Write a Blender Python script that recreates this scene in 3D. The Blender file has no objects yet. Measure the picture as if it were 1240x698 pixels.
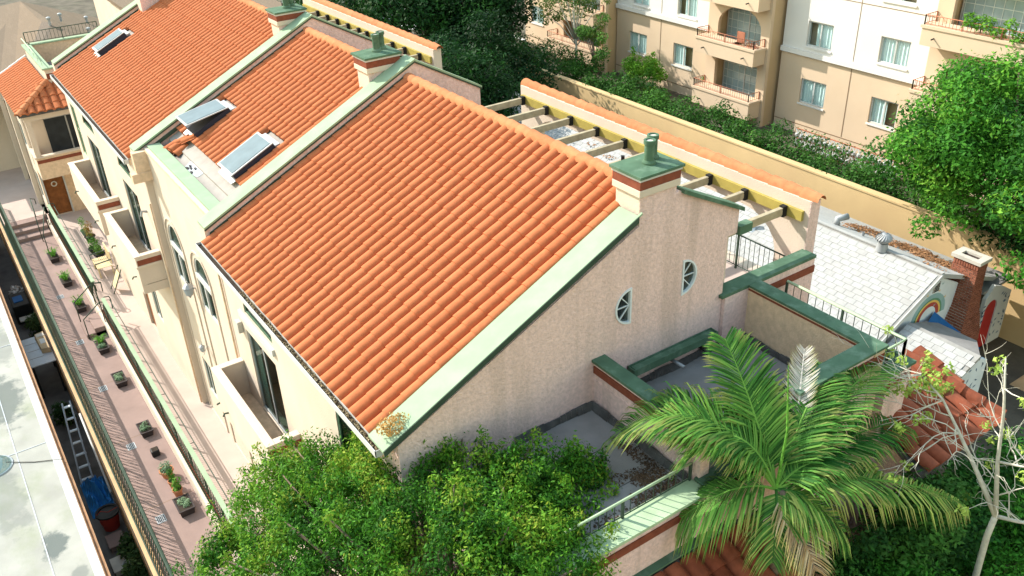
import bpy, math, random
import numpy as np
from mathutils import Vector, Matrix
from mathutils.geometry import tessellate_polygon
R=math.radians; PI=math.pi
random.seed(7); rng=np.random.default_rng(7)
sc=bpy.context.scene
# ---------------- camera
CAM=Vector((0,0,17.55))
cam=bpy.data.cameras.new('camera'); co=bpy.data.objects.new('camera',cam); sc.collection.objects.link(co)
cam.sensor_width=36; cam.lens=36*1075.34/1240; cam.clip_start=.1; cam.clip_end=2000
rm=Matrix.Rotation(R(-33.4813),3,'Z')@Matrix.Rotation(R(59.8748),3,'X')@Matrix.Rotation(R(-2.294),3,'Z')
co.matrix_world=Matrix.Translation(CAM)@rm.to_4x4()
sc.camera=co
# ---------------- light
SUN_EL=36; TO=Vector((-.46,.89,0)).normalized()
w=bpy.data.worlds.new('World'); sc.world=w; w.use_nodes=True
nt=w.node_tree; sky=nt.nodes.new('ShaderNodeTexSky'); sky.sky_type='NISHITA'; sky.sun_disc=False
sky.sun_elevation=R(SUN_EL); sky.sun_rotation=math.atan2(TO.x,TO.y); sky.air_density=2.6; sky.ozone_density=1.3
nt.links.new(sky.outputs[0],nt.nodes['Background'].inputs[0]); nt.nodes['Background'].inputs[1].default_value=.15
sl=bpy.data.lights.new('sun','SUN'); so=bpy.data.objects.new('sun',sl); sc.collection.objects.link(so)
sl.energy=3.3; sl.angle=R(.5); sl.color=(1,.95,.87)
d=Vector((-TO.x*math.cos(R(SUN_EL)),-TO.y*math.cos(R(SUN_EL)),-math.sin(R(SUN_EL))))
so.rotation_euler=d.to_track_quat('-Z','Y').to_euler()
sc.view_settings.view_transform='Standard'; sc.view_settings.look='None'; sc.view_settings.gamma=1; sc.view_settings.exposure=1.28
sc.render.engine='CYCLES'; sc.cycles.max_bounces=6; sc.cycles.transparent_max_bounces=12
COL=sc.collection
# ---------------- materials
MC={}
def mat(name,col,rough=.85,var=.08,scale=3,bump=0,bscale=40,metal=0,spec=.12,stain=0,stain_col=(.25,.2,.15),stscale=(1,1,1),rnd=0,attr=None,transl=0,detail=5):
    m=bpy.data.materials.new(name); m.use_nodes=True; t=m.node_tree; N=t.nodes; L=t.links
    b=N['Principled BSDF']; b.inputs['Roughness'].default_value=rough; b.inputs['Metallic'].default_value=metal
    b.inputs['Specular IOR Level'].default_value=spec
    geo=N.new('ShaderNodeNewGeometry')
    if attr:
        a=N.new('ShaderNodeAttribute'); a.attribute_name=attr; out=a.outputs['Color']
    else:
        n=N.new('ShaderNodeTexNoise'); n.inputs['Scale'].default_value=scale; n.inputs['Detail'].default_value=detail
        L.new(geo.outputs['Position'],n.inputs['Vector'])
        r=N.new('ShaderNodeValToRGB'); r.color_ramp.elements[0].position=.3; r.color_ramp.elements[1].position=.7
        r.color_ramp.elements[0].color=(*[c*(1-var) for c in col],1); r.color_ramp.elements[1].color=(*[min(1,c*(1+var)) for c in col],1)
        L.new(n.outputs['Fac'],r.inputs['Fac']); out=r.outputs['Color']
    if rnd:
        oi=N.new('ShaderNodeObjectInfo'); ad=N.new('ShaderNodeMath'); ad.operation='ADD'
        L.new(oi.outputs['Random'],ad.inputs[0]); L.new(geo.outputs['Random Per Island'],ad.inputs[1])
        fr=N.new('ShaderNodeMath'); fr.operation='FRACT'; L.new(ad.outputs[0],fr.inputs[0])
        rr=N.new('ShaderNodeValToRGB'); cr=rr.color_ramp
        cr.elements[0].position=0; cr.elements[0].color=(1-rnd*1.6,1-rnd*1.9,1-rnd*1.9,1)
        cr.elements[1].position=1; cr.elements[1].color=(1+rnd*.6,1+rnd*.8,1+rnd,1)
        e=cr.elements.new(.06); e.color=(1-rnd*.6,1-rnd*.8,1-rnd*.8,1)
        mx=N.new('ShaderNodeMix'); mx.data_type='RGBA'; mx.blend_type='MULTIPLY'; mx.inputs[0].default_value=1
        L.new(fr.outputs[0],rr.inputs['Fac']); L.new(out,mx.inputs[6]); L.new(rr.outputs['Color'],mx.inputs[7]); out=mx.outputs[2]
    if stain:
        mp=N.new('ShaderNodeMapping'); mp.inputs['Scale'].default_value=stscale; L.new(geo.outputs['Position'],mp.inputs['Vector'])
        n2=N.new('ShaderNodeTexNoise'); n2.inputs['Scale'].default_value=1; n2.inputs['Detail'].default_value=7; n2.inputs['Roughness'].default_value=.62; L.new(mp.outputs[0],n2.inputs['Vector'])
        r2=N.new('ShaderNodeValToRGB'); r2.color_ramp.elements[0].position=.5; r2.color_ramp.elements[0].color=(0,0,0,1); r2.color_ramp.elements[1].position=.72; r2.color_ramp.elements[1].color=(stain,)*3+(1,)
        L.new(n2.outputs['Fac'],r2.inputs['Fac'])
        mx=N.new('ShaderNodeMix'); mx.data_type='RGBA'; L.new(r2.outputs['Color'],mx.inputs[0]); L.new(out,mx.inputs[6]); mx.inputs[7].default_value=(*stain_col,1); out=mx.outputs[2]
    L.new(out,b.inputs['Base Color'])
    if bump:
        n3=N.new('ShaderNodeTexNoise'); n3.inputs['Scale'].default_value=bscale; n3.inputs['Detail'].default_value=4; L.new(geo.outputs['Position'],n3.inputs['Vector'])
        bp=N.new('ShaderNodeBump'); bp.inputs['Strength'].default_value=bump; bp.inputs['Distance'].default_value=.03; L.new(n3.outputs['Fac'],bp.inputs['Height']); L.new(bp.outputs[0],b.inputs['Normal'])
    if transl:
        tr=N.new('ShaderNodeBsdfTranslucent'); L.new(out,tr.inputs['Color']); ms=N.new('ShaderNodeMixShader'); ms.inputs[0].default_value=transl
        L.new(b.outputs[0],ms.inputs[1]); L.new(tr.outputs[0],ms.inputs[2]); L.new(ms.outputs[0],N['Material Output'].inputs[0])
    MC[name]=m; return m
def glassmat(name,tint,fac):
    m=bpy.data.materials.new(name); m.use_nodes=True; t=m.node_tree; N=t.nodes; L=t.links
    tr=N.new('ShaderNodeBsdfTransparent'); tr.inputs[0].default_value=(*tint,1); g=N.new('ShaderNodeBsdfGlossy'); g.inputs['Roughness'].default_value=.03
    ms=N.new('ShaderNodeMixShader'); ms.inputs[0].default_value=fac; L.new(tr.outputs[0],ms.inputs[1]); L.new(g.outputs[0],ms.inputs[2]); L.new(ms.outputs[0],N['Material Output'].inputs[0]); return m
CREAM=(.86,.70,.50)
M={}
M['cream']=mat('cream_stucco',(.58,.485,.395),bump=.25,bscale=30,var=.05,scale=1.2,stain=.22,stain_col=(.55,.42,.28),stscale=(1.3,1.3,.25))
M['pink']=mat('pinkish_shade_stucco',(.70,.505,.465),bump=.7,bscale=28,var=.14,scale=14,stain=.5,stain_col=(.36,.27,.22),stscale=(2.2,2.2,.16))  # shade-side copy of the cream stucco, pinkish shade tone put into the colour
M['tan']=mat('tan_stucco',(.64,.47,.32),bump=.6,bscale=28,var=.12,scale=8,stain=.35,stain_col=(.35,.25,.17),stscale=(1.6,1.6,.3))
M['tile']=mat('orange_clay_tile',(.43,.137,.056),rough=.88,spec=.08,var=.10,scale=9,rnd=.06,bump=.12,bscale=60,stain=.22,stain_col=(.45,.16,.08),stscale=(1.5,1.5,1.5))
M['tile_far']=M['tile']
M['tile_dark']=mat('brown_clay_tile',(.25,.07,.035),rough=.7,var=.2,scale=6,rnd=.22,bump=.15,bscale=50,stain=.4,stain_col=(.12,.06,.04),stscale=(2,2,2))
M['ridge']=mat('ridge_tile_clay',(.50,.19,.085),spec=.08,rough=.88,var=.12,scale=7,rnd=.12,bump=.1)
M['mint']=mat('mint_green_metal',(.275,.365,.24),rough=.85,spec=.1,var=.07,scale=2,stain=.35,stain_col=(.33,.40,.29),stscale=(2,2,2))
M['green']=mat('green_metal',(.075,.135,.085),rough=.8,spec=.1,var=.15,scale=4,stain=.3,stain_col=(.32,.42,.33),stscale=(3,3,3))
M['dkgreen']=mat('dark_green_iron',(.045,.07,.05),rough=.6,var=.2)
M['ltgreen']=mat('pale_green_iron',(.36,.46,.29),rough=.6,var=.15)
M['brown']=mat('red_brown_trim',(.20,.06,.035),rough=.75,var=.18,scale=9)
M['felt']=mat('grey_roof_felt',(.25,.235,.225),var=.12,scale=2,stain=.5,stain_col=(.12,.11,.10),stscale=(.8,.8,.8),bump=.2)
M['feltlt']=mat('pale_grey_underlay',(.33,.30,.27),var=.1,scale=3,stain=.4,stain_col=(.26,.22,.19),stscale=(1.4,1.4,1.4),bump=.3,bscale=8)
M['tar']=mat('black_tar',(.085,.08,.078),var=.3,scale=6,bump=.6,bscale=15)
M['patch']=mat('grey_membrane_patch',(.30,.34,.37),rough=.45,var=.1)
M['sunk']=mat('painted_flue_shade',(.05,.035,.03),var=.3)
M['pathpink']=mat('shaded_pink_concrete',(.27,.19,.165),var=.10,scale=1.2,stain=.4,stain_col=(.18,.125,.105),stscale=(.7,.7,.7),bump=.15,bscale=60)  # colour darkened to stand in for the shade across the lower path
M['pathlt']=mat('light_concrete',(.46,.36,.31),var=.06,scale=1.5,stain=.2,stain_col=(.5,.36,.3),stscale=(1,1,1),bump=.1)
M['wallor']=mat('ochre_retaining_wall',(.52,.33,.18),var=.15,scale=1.5,stain=.5,stain_col=(.25,.14,.08),stscale=(1.5,1.5,.5),bump=.2)
M['whiteroof']=mat('white_coated_roof',(.31,.31,.28),var=.14,scale=1.0,stain=.9,stain_col=(.24,.26,.19),stscale=(.9,.55,.5),bump=.15,bscale=25,rough=.7)
M['puddle']=mat('dark_puddle_stain',(.13,.15,.15),rough=.35,var=.25,scale=5)
M['copper']=mat('brown_gutter',(.30,.17,.09),var=.25,rough=.6)
M['ground']=mat('dirt_ground',(.10,.085,.065),var=.35,scale=1.2,bump=.4,bscale=6,stain=.5,stain_col=(.05,.06,.03),stscale=(.5,.5,.5))
M['alley']=mat('alley_concrete',(.13,.12,.11),var=.3,scale=1.5,bump=.3,bscale=8)
M['white']=mat('white_paint',(.50,.50,.48),var=.04,rough=.6)
M['whitewall']=mat('white_siding',(.62,.66,.68),var=.05,rough=.7,stain=.25,stain_col=(.4,.42,.42),stscale=(2,2,1))
M['shingle']=mat('white_shingle',(.38,.375,.355),rough=.8,var=.06,scale=5,rnd=.05,bump=.35,bscale=50,stain=.3,stain_col=(.28,.27,.24),stscale=(.8,.8,.8))
M['shinglegap']=mat('shingle_underlay',(.27,.26,.24),rough=.9,var=.15)
M['brshingle']=mat('brown_shingle',(.17,.125,.088),rough=.9,var=.12,scale=25,bump=.6,bscale=14,stain=.2,stain_col=(.30,.22,.16),stscale=(3,.5,3))
M['brshdark']=mat('valley_shade_shingle',(.19,.145,.11),rough=.9,var=.2,scale=20,bump=.6,bscale=14)  # separate copy of the brown shingle, meant as the shaded valley facet's tone
M['brick']=mat('red_brick',(.27,.10,.06),var=.2,scale=12,rnd=.2,bump=.3)
M['mortar']=mat('brick_mortar',(.50,.42,.34),var=.15,scale=10)
M['stone']=mat('pale_stone',(.48,.44,.38),var=.12)
M['yellow']=mat('yellow_garden_wall',(.54,.385,.20),var=.08,scale=.6,stain=.35,stain_col=(.50,.33,.18),stscale=(.5,.5,.35),bump=.15)
M['ledger']=mat('yellow_timber_ledger',(.36,.285,.075),var=.12,scale=4,rough=.6)
M['beam']=mat('weathered_timber_beam',(.36,.30,.20),var=.18,scale=6,rough=.8,bump=.2)
M['black']=mat('black_iron',(.02,.02,.02),rough=.5,var=.2)
M['aptpeach']=mat('peach_stucco',(.60,.455,.32),var=.05,scale=.5,stain=.2,stain_col=(.55,.37,.22),stscale=(.4,.4,.4),bump=.1)
M['aptwhite']=mat('white_stucco',(.66,.63,.59),var=.03,scale=.6,bump=.1)
M['apttan']=mat('tan_shade_stucco',(.52,.37,.22),var=.06,scale=.6,bump=.1)  # darker copy of the peach, putting shade into bay returns and loggias
M['aptyel']=mat('yellow_stucco',(.74,.60,.20),var=.05,scale=.6)
M['groove']=mat('dark_joint',(.24,.16,.10),var=.1)
M['rustrail']=mat('rust_red_rail',(.38,.15,.09),var=.15,rough=.6)
M['curtain']=mat('pale_curtain',(.62,.68,.66),var=.08,scale=20)
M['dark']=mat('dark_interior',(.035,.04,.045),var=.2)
M['interior']=mat('room_interior',(.20,.17,.13),var=.2,scale=2)
M['glass']=glassmat('window_glass',(.55,.65,.62),.14); M['clearglass']=glassmat('clear_window_glass',(.95,1,1),.06)
M['skyglass']=mat('skylight_glass',(.30,.40,.42),rough=.12,var=.1,spec=.9)
M['skyglass2']=mat('dull_skylight_glass',(.16,.205,.225),rough=.8,var=.1,spec=.1)
M['skyframe']=mat('dark_skylight_frame',(.035,.035,.05),rough=.7)
M['alu']=mat('pale_metal',(.34,.35,.35),rough=.6,metal=.2,var=.06)
M['galv']=mat('galvanised_metal',(.34,.35,.36),rough=.5,metal=.4,var=.15)
M['door']=mat('brown_wood_door',(.20,.075,.025),rough=.45,var=.25,scale=6)
M['reddoor']=mat('red_painted_door',(.36,.03,.025),rough=.6,var=.15)
M['planter']=mat('dark_planter',(.045,.035,.035),rough=.6,var=.25,scale=8)
M['terra']=mat('terracotta_pot',(.50,.20,.10),rough=.8,var=.15)
M['soil']=mat('potting_soil',(.04,.03,.022),var=.3)
M['wood']=mat('bleached_wood',(.60,.48,.28),var=.15,scale=8)
M['blue']=mat('blue_tarp',(.03,.20,.50),rough=.5,var=.2,scale=5,bump=.5,bscale=9)
M['navy']=mat('dark_blue_tarp',(.02,.10,.26),rough=.6,var=.15)
M['redp']=mat('red_plastic',(.35,.04,.03),rough=.5,var=.15)
M['card']=mat('cardboard',(.42,.31,.19),var=.15,scale=6)
M['sheet']=mat('grey_sheeting',(.40,.43,.46),var=.08,rough=.5,stain=.3,stain_col=(.3,.3,.3),stscale=(4,1,1))
M['bark']=mat('grey_brown_bark',(.16,.12,.085),var=.3,scale=12,bump=.6,bscale=20)
M['palebark']=mat('pale_bark',(.48,.45,.37),var=.15,scale=10,bump=.3)
M['leaf']=mat('leaf',(1,1,1),attr='tint',rough=.6,transl=.3,spec=.12)
M['litter']=mat('dry_leaf_litter',(.24,.12,.06),attr='tint',rough=.9)
M['concrete']=mat('pale_concrete',(.60,.58,.54),var=.07,scale=.3,stain=.2,stain_col=(.4,.38,.35),stscale=(.2,.2,.2))
M['grass']=mat('green_lawn',(.10,.26,.04),var=.25,scale=2,bump=.4)
M['asphalt']=mat('asphalt',(.07,.07,.07),var=.2)
for k,c in dict(rb=(.25,.38,.38),ry=(.70,.45,.12),rr=(.36,.07,.05),rgr=(.12,.25,.15),mural=(.10,.14,.20)).items(): M[k]=mat('mural_paint_'+k,c,var=.12,rough=.8)
def puddles(m,pts,col):
    t=m.node_tree;N=t.nodes;L=t.links;b=N['Principled BSDF']; src=b.inputs['Base Color'].links[0].from_socket
    g=N.new('ShaderNodeNewGeometry'); n=N.new('ShaderNodeTexNoise'); n.inputs['Scale'].default_value=2.2; n.inputs['Detail'].default_value=7; n.inputs['Roughness'].default_value=.65; L.new(g.outputs['Position'],n.inputs['Vector'])
    for cx,cy,rx,ry,st in pts:
        mp=N.new('ShaderNodeMapping'); mp.vector_type='POINT'; mp.inputs['Location'].default_value=(-cx/rx,-cy/ry,0); mp.inputs['Scale'].default_value=(1/rx,1/ry,0); L.new(g.outputs['Position'],mp.inputs['Vector'])
        le=N.new('ShaderNodeVectorMath'); le.operation='LENGTH'; L.new(mp.outputs[0],le.inputs[0])
        ma=N.new('ShaderNodeMath'); ma.operation='MULTIPLY_ADD'; L.new(n.outputs['Fac'],ma.inputs[0]); ma.inputs[1].default_value=2.4; L.new(le.outputs['Value'],ma.inputs[2])
        rp=N.new('ShaderNodeValToRGB'); rp.color_ramp.elements[0].position=.46; rp.color_ramp.elements[0].color=(st,)*3+(1,); rp.color_ramp.elements[1].position=.56; rp.color_ramp.elements[1].color=(0,0,0,1)
        dv=N.new('ShaderNodeMath'); dv.operation='MULTIPLY'; dv.inputs[1].default_value=.24; L.new(ma.outputs[0],dv.inputs[0]); L.new(dv.outputs[0],rp.inputs['Fac'])
        mx=N.new('ShaderNodeMix'); mx.data_type='RGBA'; L.new(rp.outputs['Color'],mx.inputs[0]); L.new(src,mx.inputs[6]); mx.inputs[7].default_value=(*col,1); src=mx.outputs[2]
    L.new(src,b.inputs['Base Color'])
puddles(M['whiteroof'],[(-.85,21.5,.32,.6,.9),(-1.0,29.6,.6,1.7,.8),(-.5,20.0,.2,.3,.5),(-1.6,24.0,.5,1.5,.4),(-.5,33.5,.4,1.5,.4)],(.10,.12,.115))
# ---------------- mesh helpers
class B:
    def __init__(s,T=None): s.v=[]; s.f=[]; s.T=T
    def add(s,vs,fs):
        n=len(s.v)
        for p in vs: s.v.append(tuple(s.T(*p)) if s.T else tuple(p))
        s.f+= [tuple(i+n for i in f) for f in fs]; return s
    def box(s,a0,a1,b0,b1,c0,c1):
        vs=[(x,y,z) for x in (a0,a1) for y in (b0,b1) for z in (c0,c1)]
        return s.add(vs,[(0,1,3,2),(4,6,7,5),(0,4,5,1),(2,3,7,6),(0,2,6,4),(1,5,7,3)])
    def hexa(s,p): # bottom 4, top 4
        return s.add(p,[(3,2,1,0),(4,5,6,7),(0,1,5,4),(1,2,6,5),(2,3,7,6),(3,0,4,7)])
    def bar(s,p,q,w,h,up=(0,0,1)):
        p=Vector(p);q=Vector(q);d=(q-p).normalized();u=Vector(up);x=d.cross(u)
        if x.length<1e-4: x=d.cross(Vector((0,1,0)))
        x.normalize();u=x.cross(d).normalized();x=x*w/2;u=u*h/2
        return s.hexa([p-x-u,p+x-u,q+x-u,q-x-u,p-x+u,p+x+u,q+x+u,q-x+u])
    def tube(s,pts,r,n=6,cap=True):
        pts=[Vector(p) for p in pts]; rs=r if isinstance(r,(list,tuple)) else [r]*len(pts); vs=[];fs=[]
        pu=None
        for i,p in enumerate(pts):
            d=(pts[min(i+1,len(pts)-1)]-pts[max(i-1,0)]).normalized()
            u=Vector((0,0,1)) if abs(d.z)<.9 else Vector((1,0,0))
            if pu is not None: u=pu
            x=d.cross(u); 
            if x.length<1e-5: x=d.orthogonal()
            x.normalize(); y=x.cross(d).normalized(); pu=y
            for k in range(n):
                a=2*PI*k/n; vs.append(p+x*math.cos(a)*rs[i]+y*math.sin(a)*rs[i])
        for i in range(len(pts)-1):
            for k in range(n):
                a=i*n+k;b=i*n+(k+1)%n; fs.append((a,b,b+n,a+n))
        if cap: fs+= [tuple(range(n)),tuple(range(len(vs)-1,len(vs)-1-n,-1))]
        return s.add(vs,fs)
    def lathe(s,c,prof,n=16):
        vs=[];fs=[]
        for r,z in prof:
            for k in range(n): a=2*PI*k/n; vs.append((c[0]+r*math.cos(a),c[1]+r*math.sin(a),c[2]+z))
        for i in range(len(prof)-1):
            for k in range(n): a=i*n+k;b=i*n+(k+1)%n; fs.append((a,b,b+n,a+n))
        fs+= [tuple(range(n-1,-1,-1)),tuple(range(len(vs)-n,len(vs)))]
        return s.add(vs,fs)
    def slab(s,outer,holes,d0,d1,order='sdz'):
        # polygon in (s,z), extruded in d
        polys=[outer]+list(holes); flat=[p for q in polys for p in q]
        tris=tessellate_polygon([[Vector((p[0],p[1],0)) for p in q] for q in polys])
        n=len(flat); vs=[(p[0],d0,p[1]) for p in flat]+[(p[0],d1,p[1]) for p in flat]
        fs=[tuple(t) for t in tris]+[tuple(i+n for i in reversed(t)) for t in tris]; k=0
        for q in polys:
            m=len(q)
            for i in range(m): a=k+i;b=k+(i+1)%m; fs.append((a,b,b+n,a+n))
            k+=m
        return s.add(vs,fs)
def link(name,me,parent=None,m=None):
    o=bpy.data.objects.new(name,me); COL.objects.link(o)
    if parent: o.parent=parent; o.matrix_parent_inverse=parent.matrix_world.inverted() if parent.type!='EMPTY' or True else Matrix()
    return o
def obj(name,b,m,parent=None,smooth=False,kind=None,label=None,bev=0,fixn=True):
    me=bpy.data.meshes.new(name); me.from_pydata([tuple(v) for v in b.v],[],b.f); 
    if fixn:
        import bmesh
        bm=bmesh.new(); bm.from_mesh(me); bmesh.ops.recalc_face_normals(bm,faces=bm.faces); bm.to_mesh(me); bm.free()
    me.materials.append(M[m] if isinstance(m,str) else m)
    if smooth:
        me.shade_smooth()
        if smooth=='auto': me.set_sharp_from_angle(angle=R(40))
    o=link(name,me,parent)
    if bev:
        md=o.modifiers.new('bevel','BEVEL'); md.width=bev; md.segments=2; md.limit_method='ANGLE'
    if kind: o['kind']=kind
    if label: o['label']=label
    return o
def tag(o,label=None,cat=None,group=None,kind=None):
    if label: o['label']=label
    if cat: o['category']=cat
    if group: o['group']=group
    if kind: o['kind']=kind
    return o
def thing(name,label,cat,loc=(0,0,0),group=None,rz=0):
    o=bpy.data.objects.new(name,None); COL.objects.link(o); o.location=loc; o.rotation_euler=(0,0,rz)
    o.empty_display_size=.2
    o.matrix_world=Matrix.Translation(Vector(loc))@Matrix.Rotation(rz,4,'Z')
    return tag(o,label,cat,group)
def child(name,me,parent,loc_local=(0,0,0)):   # mesh given in the parent's local coordinates
    o=bpy.data.objects.new(name,me); COL.objects.link(o); o.parent=parent; o.location=loc_local; return o
def lobj(name,b,m,parent,**k):                 # like obj, but vertices are in the parent's local space
    o=obj(name,b,m,None,**k); o.parent=parent; return o
def dup(root,loc,rz,label,group=None,scale=1):
    r=root.copy(); COL.objects.link(r); r.location=loc; r.rotation_euler=(0,0,rz); r.scale=(scale,)*3
    r['label']=label
    if group: r['group']=group
    for ch in list(root.children):
        c=ch.copy(); COL.objects.link(c); c.parent=r
        for g in ch.children: q=g.copy(); COL.objects.link(q); q.parent=c
    return r
def TX(x):  # wall facing -X: s=Y, d=outward
    return lambda s,d,z:(x-d,s,z)
def TY(y):  # wall facing -Y: s=X
    return lambda s,d,z:(s,y-d,z)
def rect(s0,s1,z0,z1): return [(s0,z0),(s1,z0),(s1,z1),(s0,z1)]
def arch(s0,s1,z0,zs,h,n=12):
    c=(s0+s1)/2;r=(s1-s0)/2
    return [(s0,z0),(s1,z0)]+[(c+r*math.cos(PI*i/n),zs+h*math.sin(PI*i/n)) for i in range(n+1)]
def ring(poly,t):
    c=Vector((sum(p[0] for p in poly)/len(poly),sum(p[1] for p in poly)/len(poly)))
    xs=[p[0] for p in poly];zs=[p[1] for p in poly]; w=(max(xs)-min(xs))/2;h=(max(zs)-min(zs))/2; cx=(max(xs)+min(xs))/2; cz=(max(zs)+min(zs))/2
    return [(cx+(p[0]-cx)*(w-t)/w,cz+(p[1]-cz)*(h-t)/h) for p in poly]
def window(par,T,poly,fr='white',nv=1,nh=0,back='curtain',inset=.02,t=.055,room=True,name='window',glass='glass',label=None,curt=None,fold=.03):
    xs=[p[0] for p in poly];zs=[p[1] for p in poly]; s0,s1,z0,z1=min(xs),max(xs),min(zs),max(zs)
    f=obj(name,B(T).slab(poly,[ring(poly,t)],-inset-.05,-inset),fr,par,label=label)
    b=B(T)
    for i in range(nv):
        s=s0+(s1-s0)*(i+1)/(nv+1); b.box(s-t*.45,s+t*.45,-inset-.045,-inset-.006,z0+t*.6,z1-t*.6)
    for i in range(nh):
        z=z0+(z1-z0)*(i+1)/(nh+1); b.box(s0+t*.6,s1-t*.6,-inset-.042,-inset-.01,z-t*.3,z+t*.3)
    if nv+nh: obj('mullion',b,fr,f)
    obj('pane',B(T).slab(ring(poly,t*.5),[],-inset-.03,-inset-.024),glass,f)
    if back=='curtain':
        sc0,sc1=curt or (s0,s1); n=int((sc1-sc0)/(.05 if fold<.05 else .1))+1; pts=[]; b=B(T)
        vs=[];fs=[]
        for i in range(n+1):
            s=sc0+(sc1-sc0)*i/n; dd=-inset-.07-(fold if i%2 else 0); vs+= [(s,dd,z0),(s,dd,z1)]
        for i in range(n): fs.append((2*i,2*i+2,2*i+3,2*i+1))
        b.add(vs,fs); obj('curtain',b,'curtain',f,fixn=False)
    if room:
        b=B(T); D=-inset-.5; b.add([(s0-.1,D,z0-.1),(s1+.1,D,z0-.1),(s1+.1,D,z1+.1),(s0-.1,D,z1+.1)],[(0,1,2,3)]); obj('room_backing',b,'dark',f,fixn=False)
    return f
# ---------------- tiles
def stile(wd=.277,ln=.43,br=.86,h=.085,n=8,th=.016,lift=.03):
    vs=[];fs=[]; prof=[]
    for i in range(n+1):
        a=PI*i/n; prof.append((wd*br*(.5-.5*math.cos(a)),h*math.sin(a)))
    prof.append((wd*1.04,-.006))
    m=len(prof)
    for y,lift in ((0,lift),(ln,.0)):
        for x,z in prof: vs.append((x,y,z+lift))
    for x,z in prof: vs.append((x,0,z+lift-th-.016 if z>.01 else z-.004))
    for i in range(m-1): fs.append((i,i+1,i+1+m,i+m)); fs.append((i,2*m+i,2*m+i+1,i+1))
    return vs,fs
def tile_mesh(name,mt,**k):
    me=bpy.data.meshes.new(name); v,f=stile(**k); me.from_pydata(v,[],f); me.materials.append(M[mt]); me.shade_smooth(); me.set_sharp_from_angle(angle=R(50)); return me
def frame(O,A,U):
    A=Vector(A).normalized();U=Vector(U).normalized();N=A.cross(U)
    if N.z<0: N=-N
    return Matrix(((A.x,U.x,N.x,O[0]),(A.y,U.y,N.y,O[1]),(A.z,U.z,N.z,O[2]),(0,0,0,1)))
def tile_roof(par,O,A,U,w,l,ncol,nrow,mt='tile',single=0,mask=None,name='roof_tile',h=.108,lift=.03):
    F=frame(O,A,U); cw=w/ncol; ex=l/nrow; me=tile_mesh(name,mt,wd=cw,ln=ex*1.1,h=h,lift=lift); cells=[]
    for i in range(ncol):
        for j in range(nrow):
            if mask and not mask(i*cw+cw/2,j*ex+ex/2,i,j): continue
            P=F@Vector((i*cw,j*ex,0)); cells.append(((P-CAM).length,i,j))
    cells.sort(); V=[];Fc=[]; src_v=np.array([v.co[:] for v in me.vertices]); src_f=[tuple(p.vertices) for p in me.polygons]
    for q,(dist,i,j) in enumerate(cells):
        jit=Matrix.Rotation(random.gauss(0,.004),4,'Z')
        L=F@Matrix.Translation((i*cw+random.gauss(0,.003),j*ex+random.gauss(0,.004),random.uniform(0,.004)))@jit
        if q<single:
            o=bpy.data.objects.new(name,me); COL.objects.link(o); o.parent=par; o.matrix_world=L
        else:
            n=len(V); V+= [tuple(L@Vector(v)) for v in src_v]; Fc+= [tuple(k+n for k in f) for f in src_f]
    if V:
        m2=bpy.data.meshes.new(name+'s'); m2.from_pydata(V,[],Fc); m2.materials.append(M[mt]); m2.shade_smooth(); m2.set_sharp_from_angle(angle=R(50))
        o=link(name+'s',m2,par); o['kind']='stuff'
def ridge_tiles(par,p,q,r=.13,step=.4,mt='ridge',single=True,name='ridge_tile'):
    p=Vector(p);q=Vector(q);L=(q-p).length;n=max(1,round(L/step));st=L/n; d=(q-p)/L
    me=bpy.data.meshes.new(name);vs=[];fs=[];k=8
    for y,rr in ((0,r*1.2),(st*1.06,r*.88)):
        for i in range(k+1): a=PI*i/k; vs.append((-rr*math.cos(a)*1.05,y,rr*math.sin(a)))
    for i in range(k+1): a=PI*i/k; vs.append((-r*.86*math.cos(a)*1.05,0,r*.86*math.sin(a)))
    for i in range(k): fs+= [(i,i+1,i+k+2,i+k+1),(i,i+2*k+2,i+2*k+3,i+1)]
    me.from_pydata(vs,[],fs); me.materials.append(M[mt]); me.shade_smooth(); me.set_sharp_from_angle(angle=R(50))
    A=d.cross(Vector((0,0,1))).normalized()
    for i in range(n):
        F=frame(p+d*st*i,A,d)@Matrix.Rotation(R(1.5),4,'X')@Matrix.Rotation(random.gauss(0,.012),4,'Z')
        o=bpy.data.objects.new(name,me); COL.objects.link(o); o.parent=par; o.matrix_world=F
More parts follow.
